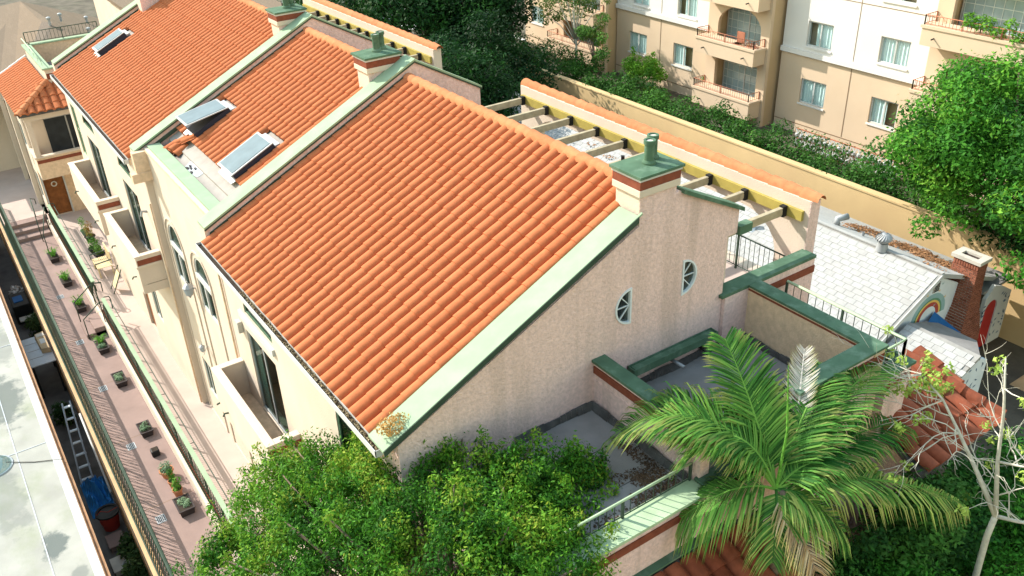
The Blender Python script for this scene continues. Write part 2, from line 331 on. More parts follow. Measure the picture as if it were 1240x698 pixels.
# ---------------- foliage
def leaf_mesh(name,centers,radii,n,size,cols,aspect=.45,up=.5,parent=None,mt='leaf',flat=None,droop=0,shell=.55,label=None,kind=None):
    C=np.array(centers,float); r=np.array(radii,float)
    if r.ndim==1: r=np.repeat(r[:,None],3,1)
    vol=r[:,0]*r[:,1]; pr=vol/vol.sum(); idx=rng.choice(len(C),n,p=pr)
    dirs=rng.normal(size=(n,3)); dirs/=np.linalg.norm(dirs,axis=1)[:,None]
    rad=(shell+(1-shell)*rng.random(n)**.7)*(1+.18*rng.normal(size=n)*.6)
    P=C[idx]+dirs*r[idx]*rad[:,None]
    nrm=dirs*.7+rng.normal(size=(n,3))*.55; nrm[:,2]+=up; nrm/=np.linalg.norm(nrm,axis=1)[:,None]
    t=rng.normal(size=(n,3)); t[:,2]-=droop; t-=nrm*(t*nrm).sum(1)[:,None]; t/=np.linalg.norm(t,axis=1)[:,None]; b=np.cross(nrm,t)
    s=size*(.6+.8*rng.random(n))[:,None]; L=t*s; W=b*s*aspect
    V=np.empty((n,4,3)); V[:,0]=P-L*.5; V[:,1]=P+W*.5-nrm*s*.06; V[:,2]=P+L*.5-nrm*s*.1*0; V[:,3]=P-W*.5-nrm*s*.06
    me=bpy.data.meshes.new(name); me.vertices.add(4*n); me.vertices.foreach_set('co',V.reshape(-1))
    me.loops.add(4*n); me.loops.foreach_set('vertex_index',np.arange(4*n,dtype=np.int32)); me.polygons.add(n); me.polygons.foreach_set('loop_start',np.arange(0,4*n,4,dtype=np.int32))
    me.update()
    cols=np.array(cols,float); ck=rng.random(len(C)); base=ck[idx]*.65+rng.random(n)*.35
    x=base*(len(cols)-1); i0=np.clip(x.astype(int),0,len(cols)-2); fr=(x-i0)[:,None]; c=cols[i0]*(1-fr)+cols[i0+1]*fr; c=c*np.array((.88,.92,.85)); c*=(.7+.6*rng.random(n))[:,None]
    rgba=np.ones((n,4,4)); rgba[:,:,:3]=c[:,None,:]
    at=me.color_attributes.new('tint','FLOAT_COLOR','POINT'); at.data.foreach_set('color',rgba.reshape(-1).astype(np.float32))
    me.materials.append(M[mt]); me.validate()
    o=bpy.data.objects.new(name,me); COL.objects.link(o)
    if parent: o.parent=parent; o.matrix_parent_inverse=parent.matrix_world.inverted()
    if kind: o['kind']=kind
    if label: o['label']=label
    return o
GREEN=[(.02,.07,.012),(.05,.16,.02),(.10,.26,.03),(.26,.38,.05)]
def clumps(c,R3,n,rr,sh=.5,flat=0):
    out=[];rad=[]
    for i in range(n):
        d=rng.normal(size=3); d/=np.linalg.norm(d)
        if d[2]<-.45: d[2]*=-.5
        k=(sh+(1-sh)*rng.random())
        out.append((c[0]+d[0]*R3[0]*k,c[1]+d[1]*R3[1]*k,c[2]+d[2]*R3[2]*k)); q=rr*(.6+.8*rng.random()); rad.append((q,q,q*.75))
    return out,rad
def tree(name,label,base,cc,R3,nc,rr,nleaf,size,cols=GREEN,tr=.16,group=None,bark='bark',limbs=6,**k):
    t=thing(name,label,'tree',base,group)
    C_,Rr=clumps(cc,R3,nc,rr,**({'sh':k.pop('sh')} if 'sh' in k else {}))
    b=B(); h=cc[2]-base[2]; mid=Vector(base)+(Vector(cc)-Vector(base))*.55; mid.x+=.15
    b.tube([base,Vector(base)+Vector((.05,.1,h*.3)),mid,Vector(cc)],[tr,tr*.85,tr*.65,tr*.3],8)
    obj('trunk',b,bark,t,smooth=True)
    lb=B()
    for i in range(min(limbs,len(C_))):
        e=Vector(C_[i]); s=mid.lerp(Vector(cc),.2*random.random()); m=s.lerp(e,.5)+Vector((0,0,.25)); lb.tube([s,m,e],[tr*.4,tr*.25,tr*.08],6)
    obj('branches',lb,bark,t,smooth=True)
    leaf_mesh('crown',C_,Rr,nleaf,size,cols,parent=t,**k)
    return t
# =====================================================================  SETTING
def struct(name,b,m,**k):
    o=obj(name,b,m,**k); o['kind']='structure'; return o
struct('ground',B().box(1.05,600,-60,900,-1.2,-.56),'ground')
struct('ground',B().box(-600,1.05,56,900,-1.2,-.56),'ground')
struct('alley_ground',B().box(-600,1.05,-60,56,-3.4,-3.0),'alley')
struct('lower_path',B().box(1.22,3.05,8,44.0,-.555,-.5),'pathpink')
struct('upper_path',B().box(3.05,5.2,8,46.5,-.555,0),'pathlt')
struct('far_path',B().box(1.22,3.2,44.9,56,-.555,.0),'pathlt')
struct('driveway',B().box(6,40,52,76,-.555,-.53),'concrete')
struct('street',B().box(-60,160,78,90,-.555,-.51),'asphalt')
struct('lawn',B().box(8,22,69,77,-.52,-.45),'grass')
# joints in the lower path
b=B()
for y in np.arange(11,43,3.65): b.box(1.3,3.0,y,y+.02,-.5,-.4985)
struct('path_joints',b,'groove')
# path stairs
b=B()
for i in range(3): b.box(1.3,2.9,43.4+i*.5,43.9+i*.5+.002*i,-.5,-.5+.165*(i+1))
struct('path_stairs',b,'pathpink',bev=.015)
b=B()
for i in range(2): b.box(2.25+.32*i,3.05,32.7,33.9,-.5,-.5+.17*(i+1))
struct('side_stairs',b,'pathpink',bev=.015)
# narrow drain plates flush in the path
for k,(x,y) in enumerate([(2.04,36.83),(1.95,32.65),(1.96,28.99),(1.95,25.16),(1.81,21.33)]):
    g=thing('drain_cover','',"drain cover",(x,y,-.5),'square drain covers set in the pink path')
    g['label']='square drain cover in the pink path '+['just above the small side stairs','just below the small side stairs','beside the succulent planter in mid path','near the small black box pot','nearest the foreground tree'][k]
    lobj('plate',B().box(-.13,.13,-.17,.17,0,.012),'galv',g)
    b=B()
    for i in range(5): b.box(-.1+.045*i,-.08+.045*i,-.14,.14,.012,.016)
    lobj('slot',b,'dark',g)
# upper path tan groove lines and kerb
struct('path_kerb',B().box(2.95,3.05,8,44.0,-.5,.06),'cream',bev=.01)
# =====================================================================  TOWNHOUSE
TH=thing('townhouse','long cream stucco townhouse row with orange barrel tile roofs, green caps and box chimneys','building',(4.4,10.08,0))
XF=4.4; SL=.485; EX=4.22; EZ=8.50
def rz(x): return EZ+(x-EX)*SL
# ---- gable end wall
def halfwin(cx,cz,r,side):
    return [(cx+side*r*math.sin(PI*i/16),cz-r*math.cos(PI*i/16)) for i in range(17)]
wl=halfwin(9.19,9.28,.37,-1)[::-1]; wr=halfwin(10.42,9.40,.37,1)
gout=[(4.4,-.5),(12.9,-.5),(12.9,7.4),(11.55,7.4),(11.55,9.9),(11.8,9.9),(11.8,10.42),(10.2,11.22),(4.4,8.47)]
obj('gable_wall',B(TY(10.08)).slab(gout,[wl,wr],-.28,0),'pink',TH)
for p in (wl,wr):
    cx=9.19 if p is wl else 10.42; cz=9.28 if p is wl else 9.40; sg=-1 if p is wl else 1
    inner=[(cx+sg*.035+sg*(.37-.07)*math.sin(PI*i/16),cz-(.37-.045)*math.cos(PI*i/16)) for i in range(17)]
    if sg<0: inner=inner[::-1]
    f=obj('window',B(TY(10.08)).slab(p,[inner],-.06,.02),'whitewall',TH,label='half-round window with spoked muntins in the gable')
    obj('pane',B(TY(10.08)).slab(inner,[],-.05,-.04),M['glass'],f)
    b=B(TY(10.08))
    for a in (45,90,135):
        a=R(a); e=(cx+sg*.33*math.sin(a),-.0,cz-.33*math.cos(a))
        b.bar((cx+sg*.02,-.03,cz),(e[0],-.03,e[2]),.016,.02,up=(0,1,0))
    obj('muntin',b,'whitewall',f)
    b=B(TY(10.08)); b.box(cx-.45,cx+.45,-.27,-.26,cz-.45,cz+.45); obj('room_backing',b,'green',f)
# thin dark line where old flashing runs on gable + weep stains are in the stucco
# ---- facade walls
A1=arch(21.2,22.5,5.0,6.15,.6); A2=arch(23.5,24.85,4.95,6.2,.65)
near_h=[rect(15.95,17.75,4.52,6.75),arch(15.85,17.55,7.30,7.46,.56),arch(11.1,12.7,6.3,7.4,.62),rect(23,23.01,1,1.01)][:3]
obj('front_wall',B(TX(XF)).slab(rect(10.362,19.3,-.5,8.38),near_h+[rect(11.9,12.9,0.05,2.1)],-.25,0),'cream',TH)
mid_h=[A1,A2,rect(25.0-.2,25.9,1.5,2.75)][:2]+[rect(23.7,24.5,1.0,2.25)]
obj('front_wall',B(TX(4.58)).slab(rect(19.3,25.3,-.5,7.859),mid_h,-.25,0),'cream',TH)
left_h=[rect(27.2,29.0,4.52,6.75),arch(27.2,29.0,7.2,7.22,.62),rect(32.3,34.1,4.52,6.75),arch(32.3,34.1,7.2,7.22,.62),rect(28.6,29.5,1.4,2.7),rect(30.4,31.4,.05,2.15),arch(25.9,26.6,5.9,7.0,.35)][:6]
obj('front_wall',B(TX(XF)).slab(rect(25.3,36.9,-.5,8.38),left_h+[rect(35.5,36.3,5.4,7.4)],-.25,0),'cream',TH)
obj('unit_end_wall',B().box(4.41,4.58,19.30,19.33,-.5,8.3),'cream',TH); obj('unit_end_wall',B().box(4.41,4.58,25.27,25.299,-.5,7.9),'cream',TH)
obj('side_wall',B().box(4.66,12,36.62,36.9,-.5,8.3),'cream',TH)
obj('parapet_wall',B().slab([(19.6,7.9),(25.2,7.9),(25.2,8.95),(19.6,8.95)],[],-4.9,-4.55) if False else B().box(4.582,4.97,19.58,25.25,7.86,8.86),'cream',TH)
# arch surrounds (raised bands)
def band(poly,t,d=.035,nm='arch_band',xx=4.58):
    # offset only top & sides
    out=ring(poly,-t); return obj(nm,B(TX(xx)).slab(out,[poly],0.002,d),'cream',TH)
for p in (arch(21.05,22.65,.05,6.15,.76),arch(23.35,25.0,.05,6.2,.82)): band(p,.05)
obj('window_ledge',B(TX(XF)).box(15.8,17.9,.001,.06,7.06,7.22),'white',TH)
# windows of the facade
def curtains(a,b): return (a,b)
window(TH,TX(4.58),A1,nv=0,back='curtain',curt=(21.9,22.45),label='tall arched window of the middle unit, nearer one')
window(TH,TX(4.58),A2,nv=0,back='curtain',curt=(24.2,24.8),label='tall arched window of the middle unit beside the lantern')
for a in ((21.2,22.5,6.1),(23.5,24.85,6.15)): obj('window_transom',B(TX(4.58)).box(a[0],a[1],-.06,.012,a[2]-.14,a[2]),'white',TH)
for a in ((21.2,22.5),(23.5,24.85)): obj('window_mullion',B(TX(4.58)).box((a[0]+a[1])/2-.04,(a[0]+a[1])/2+.04,-.06,.0,5.03,5.93),'white',TH)
window(TH,TX(XF),near_h[1],nv=0,fr='green',back=None,label='arched fanlight above the near balcony door')
window(TH,TX(XF),near_h[2],nv=0,fr='green',back=None,label='arched window under the gutter near the gable corner')
window(TH,TX(XF),left_h[1],nv=0,fr='green',back='curtain',curt=(28.2,28.9)); window(TH,TX(XF),left_h[3],nv=0,fr='green',back=None)
for p in (near_h[0],left_h[0],left_h[2]):
    f=window(TH,TX(XF),p,nv=1,fr='alu',back='curtain',curt=((p[0][0]+p[1][0])/2,p[1][0]) if p is not near_h[0] else (17.3,17.75),name='sliding_door',inset=.03)
window(TH,TX(4.58),rect(23.7,24.5,1.0,2.25),nv=1,back='curtain'); window(TH,TX(XF),rect(28.6,29.5,1.4,2.7),nv=1,back='curtain')
window(TH,TX(XF),rect(35.5,36.3,5.4,7.4),nv=1,nh=1,fr='mint',back='curtain')
f=obj('entry_door',B(TX(XF)).box(30.42,31.38,-.14,-.08,.06,2.13),'door',TH)
f=obj('entry_door',B(TX(XF)).box(11.92,12.88,-.14,-.08,.06,2.08),'brown',TH)
# small white louvred vents low on the wall
for y,z in ((22.9,1.2),):
    f=obj('window',B(TX(4.58)).slab(rect(y,y+.35,z,z+.85),[rect(y+.04,y+.31,z+.04,z+.81)],.0,.03),'white',TH); obj('pane',B(TX(4.58)).box(y+.04,y+.31,.004,.01,z+.04,z+.81),'dark',f)
# downpipes (thin brown lines)
for y,z0,z1 in ((19.0,2.4,8.1),(25.25,.1,7.2)): obj('downpipe',B().tube([(4.36,y,z1),(4.36,y,z0)],.028,6),'tan',TH,smooth=True)
# waste spouts poking out of the wall
for y,z in ((23.03,1.35),(20.02,1.33)):
    obj('wall_spout',B().tube([(4.68,y,z),(4.5,y,z+.02),(4.38,y+.02,z-.02)],.028,6),'dkgreen',TH,smooth=True)
for y,z in ((22.26,.95),): obj('hose_tap',B().tube([(4.68,y,z),(4.56,y,z),(4.56,y,z-.1)],.02,6),'copper',TH)
# lamps on the wall
def lantern(y,z,s=1):
    l=obj('wall_lantern',B().lathe((4.40,y,z),[(.02*s,-.26*s),(.05*s,-.2*s),(.10*s,-.16*s),(.13*s,.06*s),(.16*s,.08*s),(.07*s,.17*s),(.02*s,.2*s),(.02*s,.27*s)],8),'galv',TH)
    obj('lamp_glass',B().lathe((4.40,y,z),[(.105*s,-.14*s),(.137*s,.05*s)],8),'patch',l)
    obj('bracket',B().tube([(4.67,y,z-.05),(4.54,y,z+.0),(4.46,y,z-.12),(4.40,y,z-.24)],.018*s,6),'galv',l)
lantern(23.05,5.35,1.0); lantern(23.2,3.3,.6)
obj('wall_light',B().box(4.28,4.4,17.95,18.15,6.55,6.85),'stone',TH,bev=.02)
for y in (26.2,): obj('door_lamp',B().tube([(4.4,y,6.6),(4.25,y,6.65),(4.2,y,6.5)],.04,6),'galv',TH)
# ---- balconies
def balcony(y0,y1,zt,zb,x=3.65,stripe=True,lab=None):
    t=.16
    f=obj('balcony',B().box(x,XF-.002,y0,y1,zb,zb+.28),'cream',TH,label=lab)
    obj('balcony_floor',B().box(x+t,XF-.004,y0+t,y1-t,zb+.281,zb+.3),'brown' if False else 'tan',f)
    obj('front_parapet',B().box(x,x+t,y0,y1,zb+.283,zt),'cream',f)
    for a in ((y0,y0+t),(y1-t,y1)): obj('end_parapet',B().box(x+t+.002,XF-.003,a[0],a[1],zb+.302,zt-.001),'cream',f)
    b=B(); b.box(x-.02,x+t+.02,y0-.02,y1+.02,zt+.001,zt+.05); obj('parapet_cap',b,'cream',f,bev=.012)
    for a in ((y0-.02,y0+t+.02),(y1-t-.02,y1+.02)): obj('parapet_cap',B().box(x+t+.022,XF-.003,a[0],a[1],zt+.001,zt+.049),'cream',f,bev=.012)
    obj('trim_band',B().box(x+.03,XF-.01,y0-.012,y0+.0,zt-.26,zt-.09),'brown',f)
    obj('trim_moulding',B().box(x-.03,XF-.01,y0-.035,y0+.0,zt-.36,zt-.27),'cream',f,bev=.01)
    b=B(); b.tube([(x+.0,y1-.7,zb+.35),(x-.1,y1-.7,zb+.37),(x-.14,y1-.7,zb+.3)],.022,6); b.tube([(x+.0,y0+.6,zb+.35),(x-.1,y0+.6,zb+.37),(x-.14,y0+.6,zb+.3)],.022,6); obj('scupper_spout',b,'dkgreen',f,smooth=True)
balcony(15.12,18.75,5.38,4.15); balcony(25.78,29.7,5.42,4.2); balcony(30.81,35.35,5.42,4.2)
b=B().box(3.75,4.38,15.3,16.0,4.46,4.47)
# ---- roofs with tiles
def roofunit(y0,y1,cov0,cov1,ncol,single,mask=None,xs=EX+.1):
    rf=obj('roof',B().add([(xs,y0,rz(xs)-.17),(xs,y1,rz(xs)-.17),(9.85,y1,rz(9.85)-.16),(9.85,y0,rz(9.85)-.16),(xs,y0,rz(xs)-.08),(xs,y1,rz(xs)-.08),(9.85,y1,rz(9.85)-.09),(9.85,y0,rz(9.85)-.09)],[(3,2,1,0),(4,5,6,7),(0,1,5,4),(1,2,6,5),(2,3,7,6),(3,0,4,7)]),'feltlt',TH)
    tile_roof(rf,(EX-.02,cov1,EZ-.055),(0,-1,0),(1,0,SL),cov1-cov0,6.24,ncol,16,single=single,mask=mask,lift=.021)
    # back slope
    bf=obj('back_roof',B().add([(9.85,y0,rz(9.85)-.35),(11.6,y0,rz(9.85)-1.5),(11.6,y1,rz(9.85)-1.5),(9.85,y1,rz(9.85)-.35),(9.85,y0,rz(9.85)-.14),(11.6,y0,rz(9.85)-1.3),(11.6,y1,rz(9.85)-1.3),(9.85,y1,rz(9.85)-.14)],[(3,2,1,0),(4,5,6,7),(0,1,5,4),(1,2,6,5),(2,3,7,6),(3,0,4,7)]),'feltlt',TH)
    tile_roof(bf,(11.62,cov0,rz(9.85)-1.30),(0,1,0),(-1.75,0,1.16),cov1-cov0,2.05,ncol,5,single=0)
    ridge_tiles(rf,(9.84,y1-.05,rz(9.84)-.045),(9.84,y0+.0,rz(9.84)-.045),r=.125,step=.40)
    return rf
R1=roofunit(10.36,19.12,10.52,19.12,30,170)
def midmask(a,u,i,j):
    y=25.2-a; x=EX+u*.9
    if u<1.0: return False
    low=1.15 if 20.6<y<21.7 or 23.7<y else 1.15
    if 23.3<y<25.1 and u<2.3: return y<24.0 and u>1.5 or (y>24.65 and u>1.5)
    if y>22.6 and y<23.4 and u<1.35: return False
    if 20.4<y<21.5 and 1.0<u<2.95: return False
    if 23.75<y<24.8 and 1.0<u<2.95: return False
    if 19.6<y<20.4 and u<1.75: return False
    return u>1.5
R2=roofunit(19.55,25.5,19.62,25.25,20,60,midmask,xs=5.3)
R3=roofunit(25.7,36.65,25.78,36.5,39,0,lambda a,u,i,j: not (34.7<36.5-a<35.65 and 1.55<u<2.95))
# valley floor (bare underlayment) in the middle unit
vb=B().add([(4.94,19.6,8.63),(5.62,19.6,9.115),(5.62,25.2,9.115),(4.94,25.2,8.63),(4.94,19.6,8.5),(5.62,19.6,9.0),(5.62,25.2,9.0),(4.94,25.2,8.5)],[(0,3,2,1),(4,5,6,7),(0,1,5,4),(1,2,6,5),(2,3,7,6),(3,0,4,7)])
obj('roof_underlayment',vb,'feltlt',R2)
pb=B(); n=18; ce=(5.25,22.75); pv=[]
for i in range(n):
    a=2*PI*i/n; rx=.2*(1+.25*math.sin(3*a)); ry=.62*(1+.18*math.sin(2*a+1)); x=ce[0]+rx*math.cos(a); pv.append((x,ce[1]+ry*math.sin(a)-.9*(x-ce[0]),8.63+(x-4.94)*.713+.012))
pb.add(pv,[tuple(range(n))]); obj('membrane_patch',pb,'patch',R2,fixn=False)
pb=B()
for k in range(7):
    x=5.12+random.uniform(-.08,.12);y=22.9+random.uniform(-.3,.3);pb.box(x,x+.08,y,y+.12,8.63+(x-4.94)*.713+.014,8.63+(x-4.94)*.713+.05)
obj('tar_blobs',pb,'tar',R2,kind='stuff')
# loose stacked tiles beside the valley
lt=tile_mesh('loose_tile','tile',wd=.277,ln=.43)
for k,(x,y,z,a,tl) in enumerate([(5.05,24.5,8.83,.2,.1),(5.1,24.2,8.85,.25,.12),(5.0,24.8,8.82,.15,.1),(5.35,24.55,9.02,-.5,.3),(5.5,24.3,9.1,-.6,.35),(5.06,24.42,8.92,.22,.12),(5.75,24.1,9.2,-.3,.4)]):
    o=bpy.data.objects.new('loose_tile',lt); COL.objects.link(o); o.matrix_world=Matrix.Translation((x,y,z))@Matrix.Rotation(-PI/2+a,4,'Z')@Matrix.Rotation(.35+tl*.3,4,'X')
    tag(o,['loose tile lowest in the pile, touching the mint cap','loose tile second in the pile, overlapping the lowest one','loose tile at the far edge of the pile by the verge wall','loose tile tilted steeply in the middle of the pile','loose tile leaning against the last laid roof row','loose tile lying crosswise on top of the pile','loose tile lying apart, uphill beside the open skylight'][k],'roof tile','loose roof tiles piled in the valley')
# ---- raised verges with mint caps
def slopebar(par,name,x0,x1,y0,y1,dz0,dz1,m,zf=None,**k):
    zf=zf or rz
    return obj(name,B().hexa([(x0,y0,zf(x0)+dz0),(x1,y0,zf(x1)+dz0),(x1,y1,zf(x1)+dz0),(x0,y1,zf(x0)+dz0),(x0,y0,zf(x0)+dz1),(x1,y0,zf(x1)+dz1),(x1,y1,zf(x1)+dz1),(x0,y1,zf(x0)+dz1)]),m,par,**k)
def back(x): return rz(10.0)-(x-10.0)*.5
# near gable verge: flat mint flashing with dark drip edge
slopebar(TH,'verge_cap',4.12,9.24,10.02,10.53,.06,.10,'mint'); slopebar(TH,'verge_drip',4.13,9.24,10.005,10.018,-.02,.095,'dkgreen')
slopebar(TH,'verge_cap',9.24,9.32,10.02,10.06,.06,.10,'mint')
slopebar(TH,'flashing',8.95,9.29,10.53,10.75,.02,.035,'mint')
slopebar(TH,'shoulder_cap',10.26,11.86,10.0,10.4,-.03,.05,'green',zf=lambda x:11.22-(x-10.2)*.5)
for y in (19.12,25.27,36.62):
    slopebar(TH,'verge_wall',4.36,10.05,y,y+.45,-.35,.24,'pink'); slopebar(TH,'verge_wall',10.05,11.9,y,y+.45,-.6,.24,'pink',zf=lambda x:rz(10.05)-(x-10.05)*.55)
    slopebar(TH,'verge_cap',4.3,10.07,y-.03,y+.48,.242,.29,'mint'); slopebar(TH,'verge_cap',10.07,11.95,y-.03,y+.48,.242,.29,'mint',zf=lambda x:rz(10.05)-(x-10.05)*.55)
    slopebar(TH,'verge_drip',4.3,10.06,y-.034,y-.008,.2,.24,'dkgreen'); slopebar(TH,'verge_drip',10.06,11.95,y-.034,y-.008,.2,.24,'dkgreen',zf=lambda x:rz(10.05)-(x-10.05)*.55)
    slopebar(TH,'step_flashing',4.4,9.85,y-.045,y-.003,-.02,.085,'dkgreen')
    obj('verge_end',B().box(4.3,4.36,y,y+.45,8.2,8.79),'cream',TH)
# front parapet cap of the middle unit
obj('parapet_cap',B().box(4.67,5.02,19.42,25.2,8.862,8.92),'mint',TH); obj('parapet_trim',B().box(4.555,4.581,19.6,25.0,8.79,8.858),'tan',TH)
obj('parapet_cap_end',B().box(4.64,5.02,19.36,19.42,8.80,8.925),'green',TH)
# corbel at the joint of middle and left unit
obj('corbel',B().box(4.05,4.72,25.0,25.27,7.97,8.24),'tan',TH,bev=.01); obj('pier',B().box(4.2,4.62,25.05,25.27,8.24,8.82),'tan',TH); None
# gutters
for y0,y1 in ((10.2,19.25),(25.75,36.6)):
    g=obj('gutter',B().box(4.06,4.2,y0,y1,8.33,8.345).box(4.06,4.075,y0,y1,8.345,8.46).box(4.19,4.2,y0,y1,8.345,8.46).box(4.06,4.2,y0,y0+.012,8.345,8.46).box(4.06,4.2,y1-.012,y1,8.345,8.46),'white',TH)
    obj('gutter_lining',B().box(4.08,4.188,y0+.02,y1-.02,8.346,8.40),'soil',g)
    obj('fascia',B().box(4.201,4.25,y0,y1,8.27,8.43),'tan',TH)
C_=[(4.13,y,8.425) for y in np.arange(10.3,16.5,.12)]
leaf_mesh('gutter_litter',C_,[(.05,.07,.03)]*len(C_),1400,.045,[(.18,.12,.07),(.34,.25,.15),(.42,.36,.26)],parent=TH,mt='litter',kind='stuff')
# ---- chimneys
def chimney(y0,x0=9.31,x1=10.14,dy=.62,zt=11.54,zb=10.2,flues=True,dx=0):
    x0+=dx;x1+=dx
    c=obj('chimney',B().box(x0,x1,y0,y0+dy,zb,zt-.2),'cream',TH,bev=.012)
    obj('front_shade_face',B().box(x0+.001,x1-.001,y0-.006,y0-.001,zb,zt-.2),'pink',c)  # thin pink sheet puts the shade tone on the face turned from the sun
    obj('moulding',B().box(x0-.05,x1+.05,y0-.05,y0+dy+.05,zt-.2,zt-.07),'cream',c,bev=.01)
    obj('brick_band',B().box(x0-.045,x1+.045,y0-.045,y0+dy+.045,zt-.068,zt+.09),'brown',c)
    obj('cap_bed',B().box(x0-.06,x1+.06,y0-.06,y0+dy+.06,zt+.092,zt+.14),'white',c)
    x,y,X,Y=x0-.09,y0-.09,x1+.09,y0+dy+.09; cx,cy=(x+X)/2+.05,(y+Y)/2; z0=zt+.142; z=zt+.19
    obj('cap',B().add([(x,y,z0),(X,y,z0),(X,Y,z0),(x,Y,z0),(x,y,z),(X,y,z),(X,Y,z),(x,Y,z),(cx,cy,z+.03)],[(3,2,1,0),(0,1,5,4),(1,2,6,5),(2,3,7,6),(3,0,4,7),(4,5,8),(5,6,8),(6,7,8),(7,4,8)]),'green',c)
    for fx,fy in ((-.04,-.03),(.17,.12)):
        fl=obj('flue',B().lathe((cx+fx,cy+fy,z),[(.12,0),(.12,.05),(.085,.09),(.085,.36),(.105,.37),(.105,.44),(.07,.44),(.07,.40)],14),'green',c,smooth='auto')
        obj('flue_cover',B().lathe((cx+fx,cy+fy,z+.41),[(.065,0),(.065,.012)],12),'stone',fl)
    return c
chimney(10.09); chimney(19.62,dx=-.27); chimney(25.8,dx=-.1); chimney(36.0,dx=-1.6,zb=9.5,zt=11.4)
# ---- skylights
def skylight(y0,y1,x0,x1,open_=False,g='skyglass2'):
    def P(x,y,h): return (x-h*SL*.9,y,rz(x)+h*.9)
    f=obj('skylight',B().hexa([P(x0,y0,-.08),P(x1,y0,-.08),P(x1,y1,-.08),P(x0,y1,-.08),P(x0,y0,.18),P(x1,y0,.18),P(x1,y1,.18),P(x0,y1,.18)]),'skyframe',TH)
    h0=.185; h1=.21; e=.3 if open_ else 0
    # lid hinged at the upper edge
    def Q(x,y,h): 
        k=(x1-x)/(x1-x0)*e; return P(x,y,h+k)
    l=obj('lid_frame',B().hexa([Q(x0-.04,y0-.03,h0),Q(x1,y0-.03,h0),Q(x1,y1+.03,h0),Q(x0-.04,y1+.03,h0),Q(x0-.04,y0-.03,h1),Q(x1,y0-.03,h1),Q(x1,y1+.03,h1),Q(x0-.04,y1+.03,h1)]),'alu',f)
    obj('glass_panel',B().hexa([Q(x0+.02,y0+.03,h1),Q(x1-.05,y0+.03,h1),Q(x1-.05,y1-.03,h1),Q(x0+.02,y1-.03,h1),Q(x0+.02,y0+.03,h1+.012),Q(x1-.05,y0+.03,h1+.012),Q(x1-.05,y1-.03,h1+.012),Q(x0+.02,y1-.03,h1+.012)]),g,f)
    obj('apron_flashing',B().hexa([P(x0-.14,y0,.02),P(x0,y0-.05,.02),P(x0,y1+.05,.02),P(x0-.14,y1,.02),P(x0-.14,y0,.035),P(x0,y0-.05,.035),P(x0,y1+.05,.035),P(x0-.14,y1,.035)]),'galv',f)
    obj('head_flashing',B().hexa([P(x1+.0,y0,.03),P(x1+.12,y0,.03),P(x1+.12,y1,.03),P(x1,y1,.03),P(x1,y0,.1),P(x1+.12,y0,.07),P(x1+.12,y1,.07),P(x1,y1,.1)]),'galv',f)
skylight(20.45,21.4,5.62,6.75,g='skyglass2'); skylight(23.8,24.7,5.75,6.8,True,g='skyglass2'); skylight(34.85,35.55,5.7,6.75)
# small vent pipes through the ridge
for x,y,z in ((10.5,11.9,10.9),(10.6,27.6,10.95),(10.6,29.0,10.95)): obj('vent_pipe',B().tube([(x,y,z-.3),(x,y,z+.32)],.035,8).lathe((x,y,z-.02),[(.09,0),(.05,.05)],10),'black',TH)
# little green gutter box at the shoulder
obj('rain_hopper',B().box(11.81,12.15,10.02,10.2,9.86,10.04),'green',TH)
# ---- terraces behind: beams, ledger, tile topped wall
def pwall(y0,y1,par=TH,nb=None,ys=()):
    wall=[(y0,7.0),(y1,7.0),(y1,9.76),(y0,9.76)]
    op=[(y0+.75,7.6)]+[(y1-.7,7.6)]+[(y1-.7,8.3)]+[(y1-1.7+1.0*math.cos(a),8.3+.8*math.sin(a)) for a in np.linspace(.1,PI/2,6)]+[(y0+1.75-1.0*math.sin(a),8.3+.8*math.cos(a)) for a in np.linspace(0,PI/2-.1,6)]+[(y0+.75,8.3)]
    w_=obj('terrace_wall',B(TX(14.2)).slab(wall,[op],-.3,0),'cream',TH)
    # end post face, shaded pink
    ridge_tiles(w_,(14.41,y1+.05,9.75),(14.39,y0-.1,9.755),r=.14,step=.42,name='coping_tile')
    obj('ledger_board',B().box(14.12,14.197,y0+.12,y1-.1,9.30,9.52),'ledger',w_)
    for y in ys:
        bm_=obj('pergola_beam',B().box(11.65,14.0,y-.05,y+.05,9.32,9.5),'beam',TH,bev=.008)
        br=B().box(14.0,14.118,y-.06,y+.06,9.29,9.53)
        for dz in (9.34,9.47):
            for dy in (-.04,.04): br.box(13.98,14.0,y+dy-.014,y+dy+.014,dz-.014,dz+.014)
        obj('beam_bracket',br,'black',bm_)
    return w_
pwall(10.3,20.6,ys=[20.32,19.2,18.1,17.0,15.9,14.95,14.07,12.98,11.92,10.85][::1])
pwall(25.6,36.4,ys=[34.66,33.71,32.81,31.85,30.93,30.25,29.33,28.26,27.37,26.34])
obj('terrace_side_wall',B().box(11.6,11.9,10.36,36.6,3.0,9.75),'cream',TH)
obj('terrace_floor',B().box(11.9,14.2,10.36,20.6,7.4,7.6),'pathlt',TH); obj('terrace_floor',B().box(11.9,14.2,25.6,36.4,7.4,7.6),'pathpink',TH)
obj('terrace_wall_pink',B().box(11.9,14.2,20.6,20.8,3,8.3),'pink',TH); obj('parapet_cap',B().box(11.85,14.25,20.52,20.88,8.302,8.36),'mint',TH)
obj('terrace_wall_pink',B().box(11.95,14.45,25.2,25.5,3,8.55),'pink',TH); obj('trim_band',B().box(12,14.4,25.17,25.198,8.15,8.42),'brown',TH); obj('parapet_cap',B().box(11.95,14.5,25.12,25.55,8.552,8.62),'mint',TH)
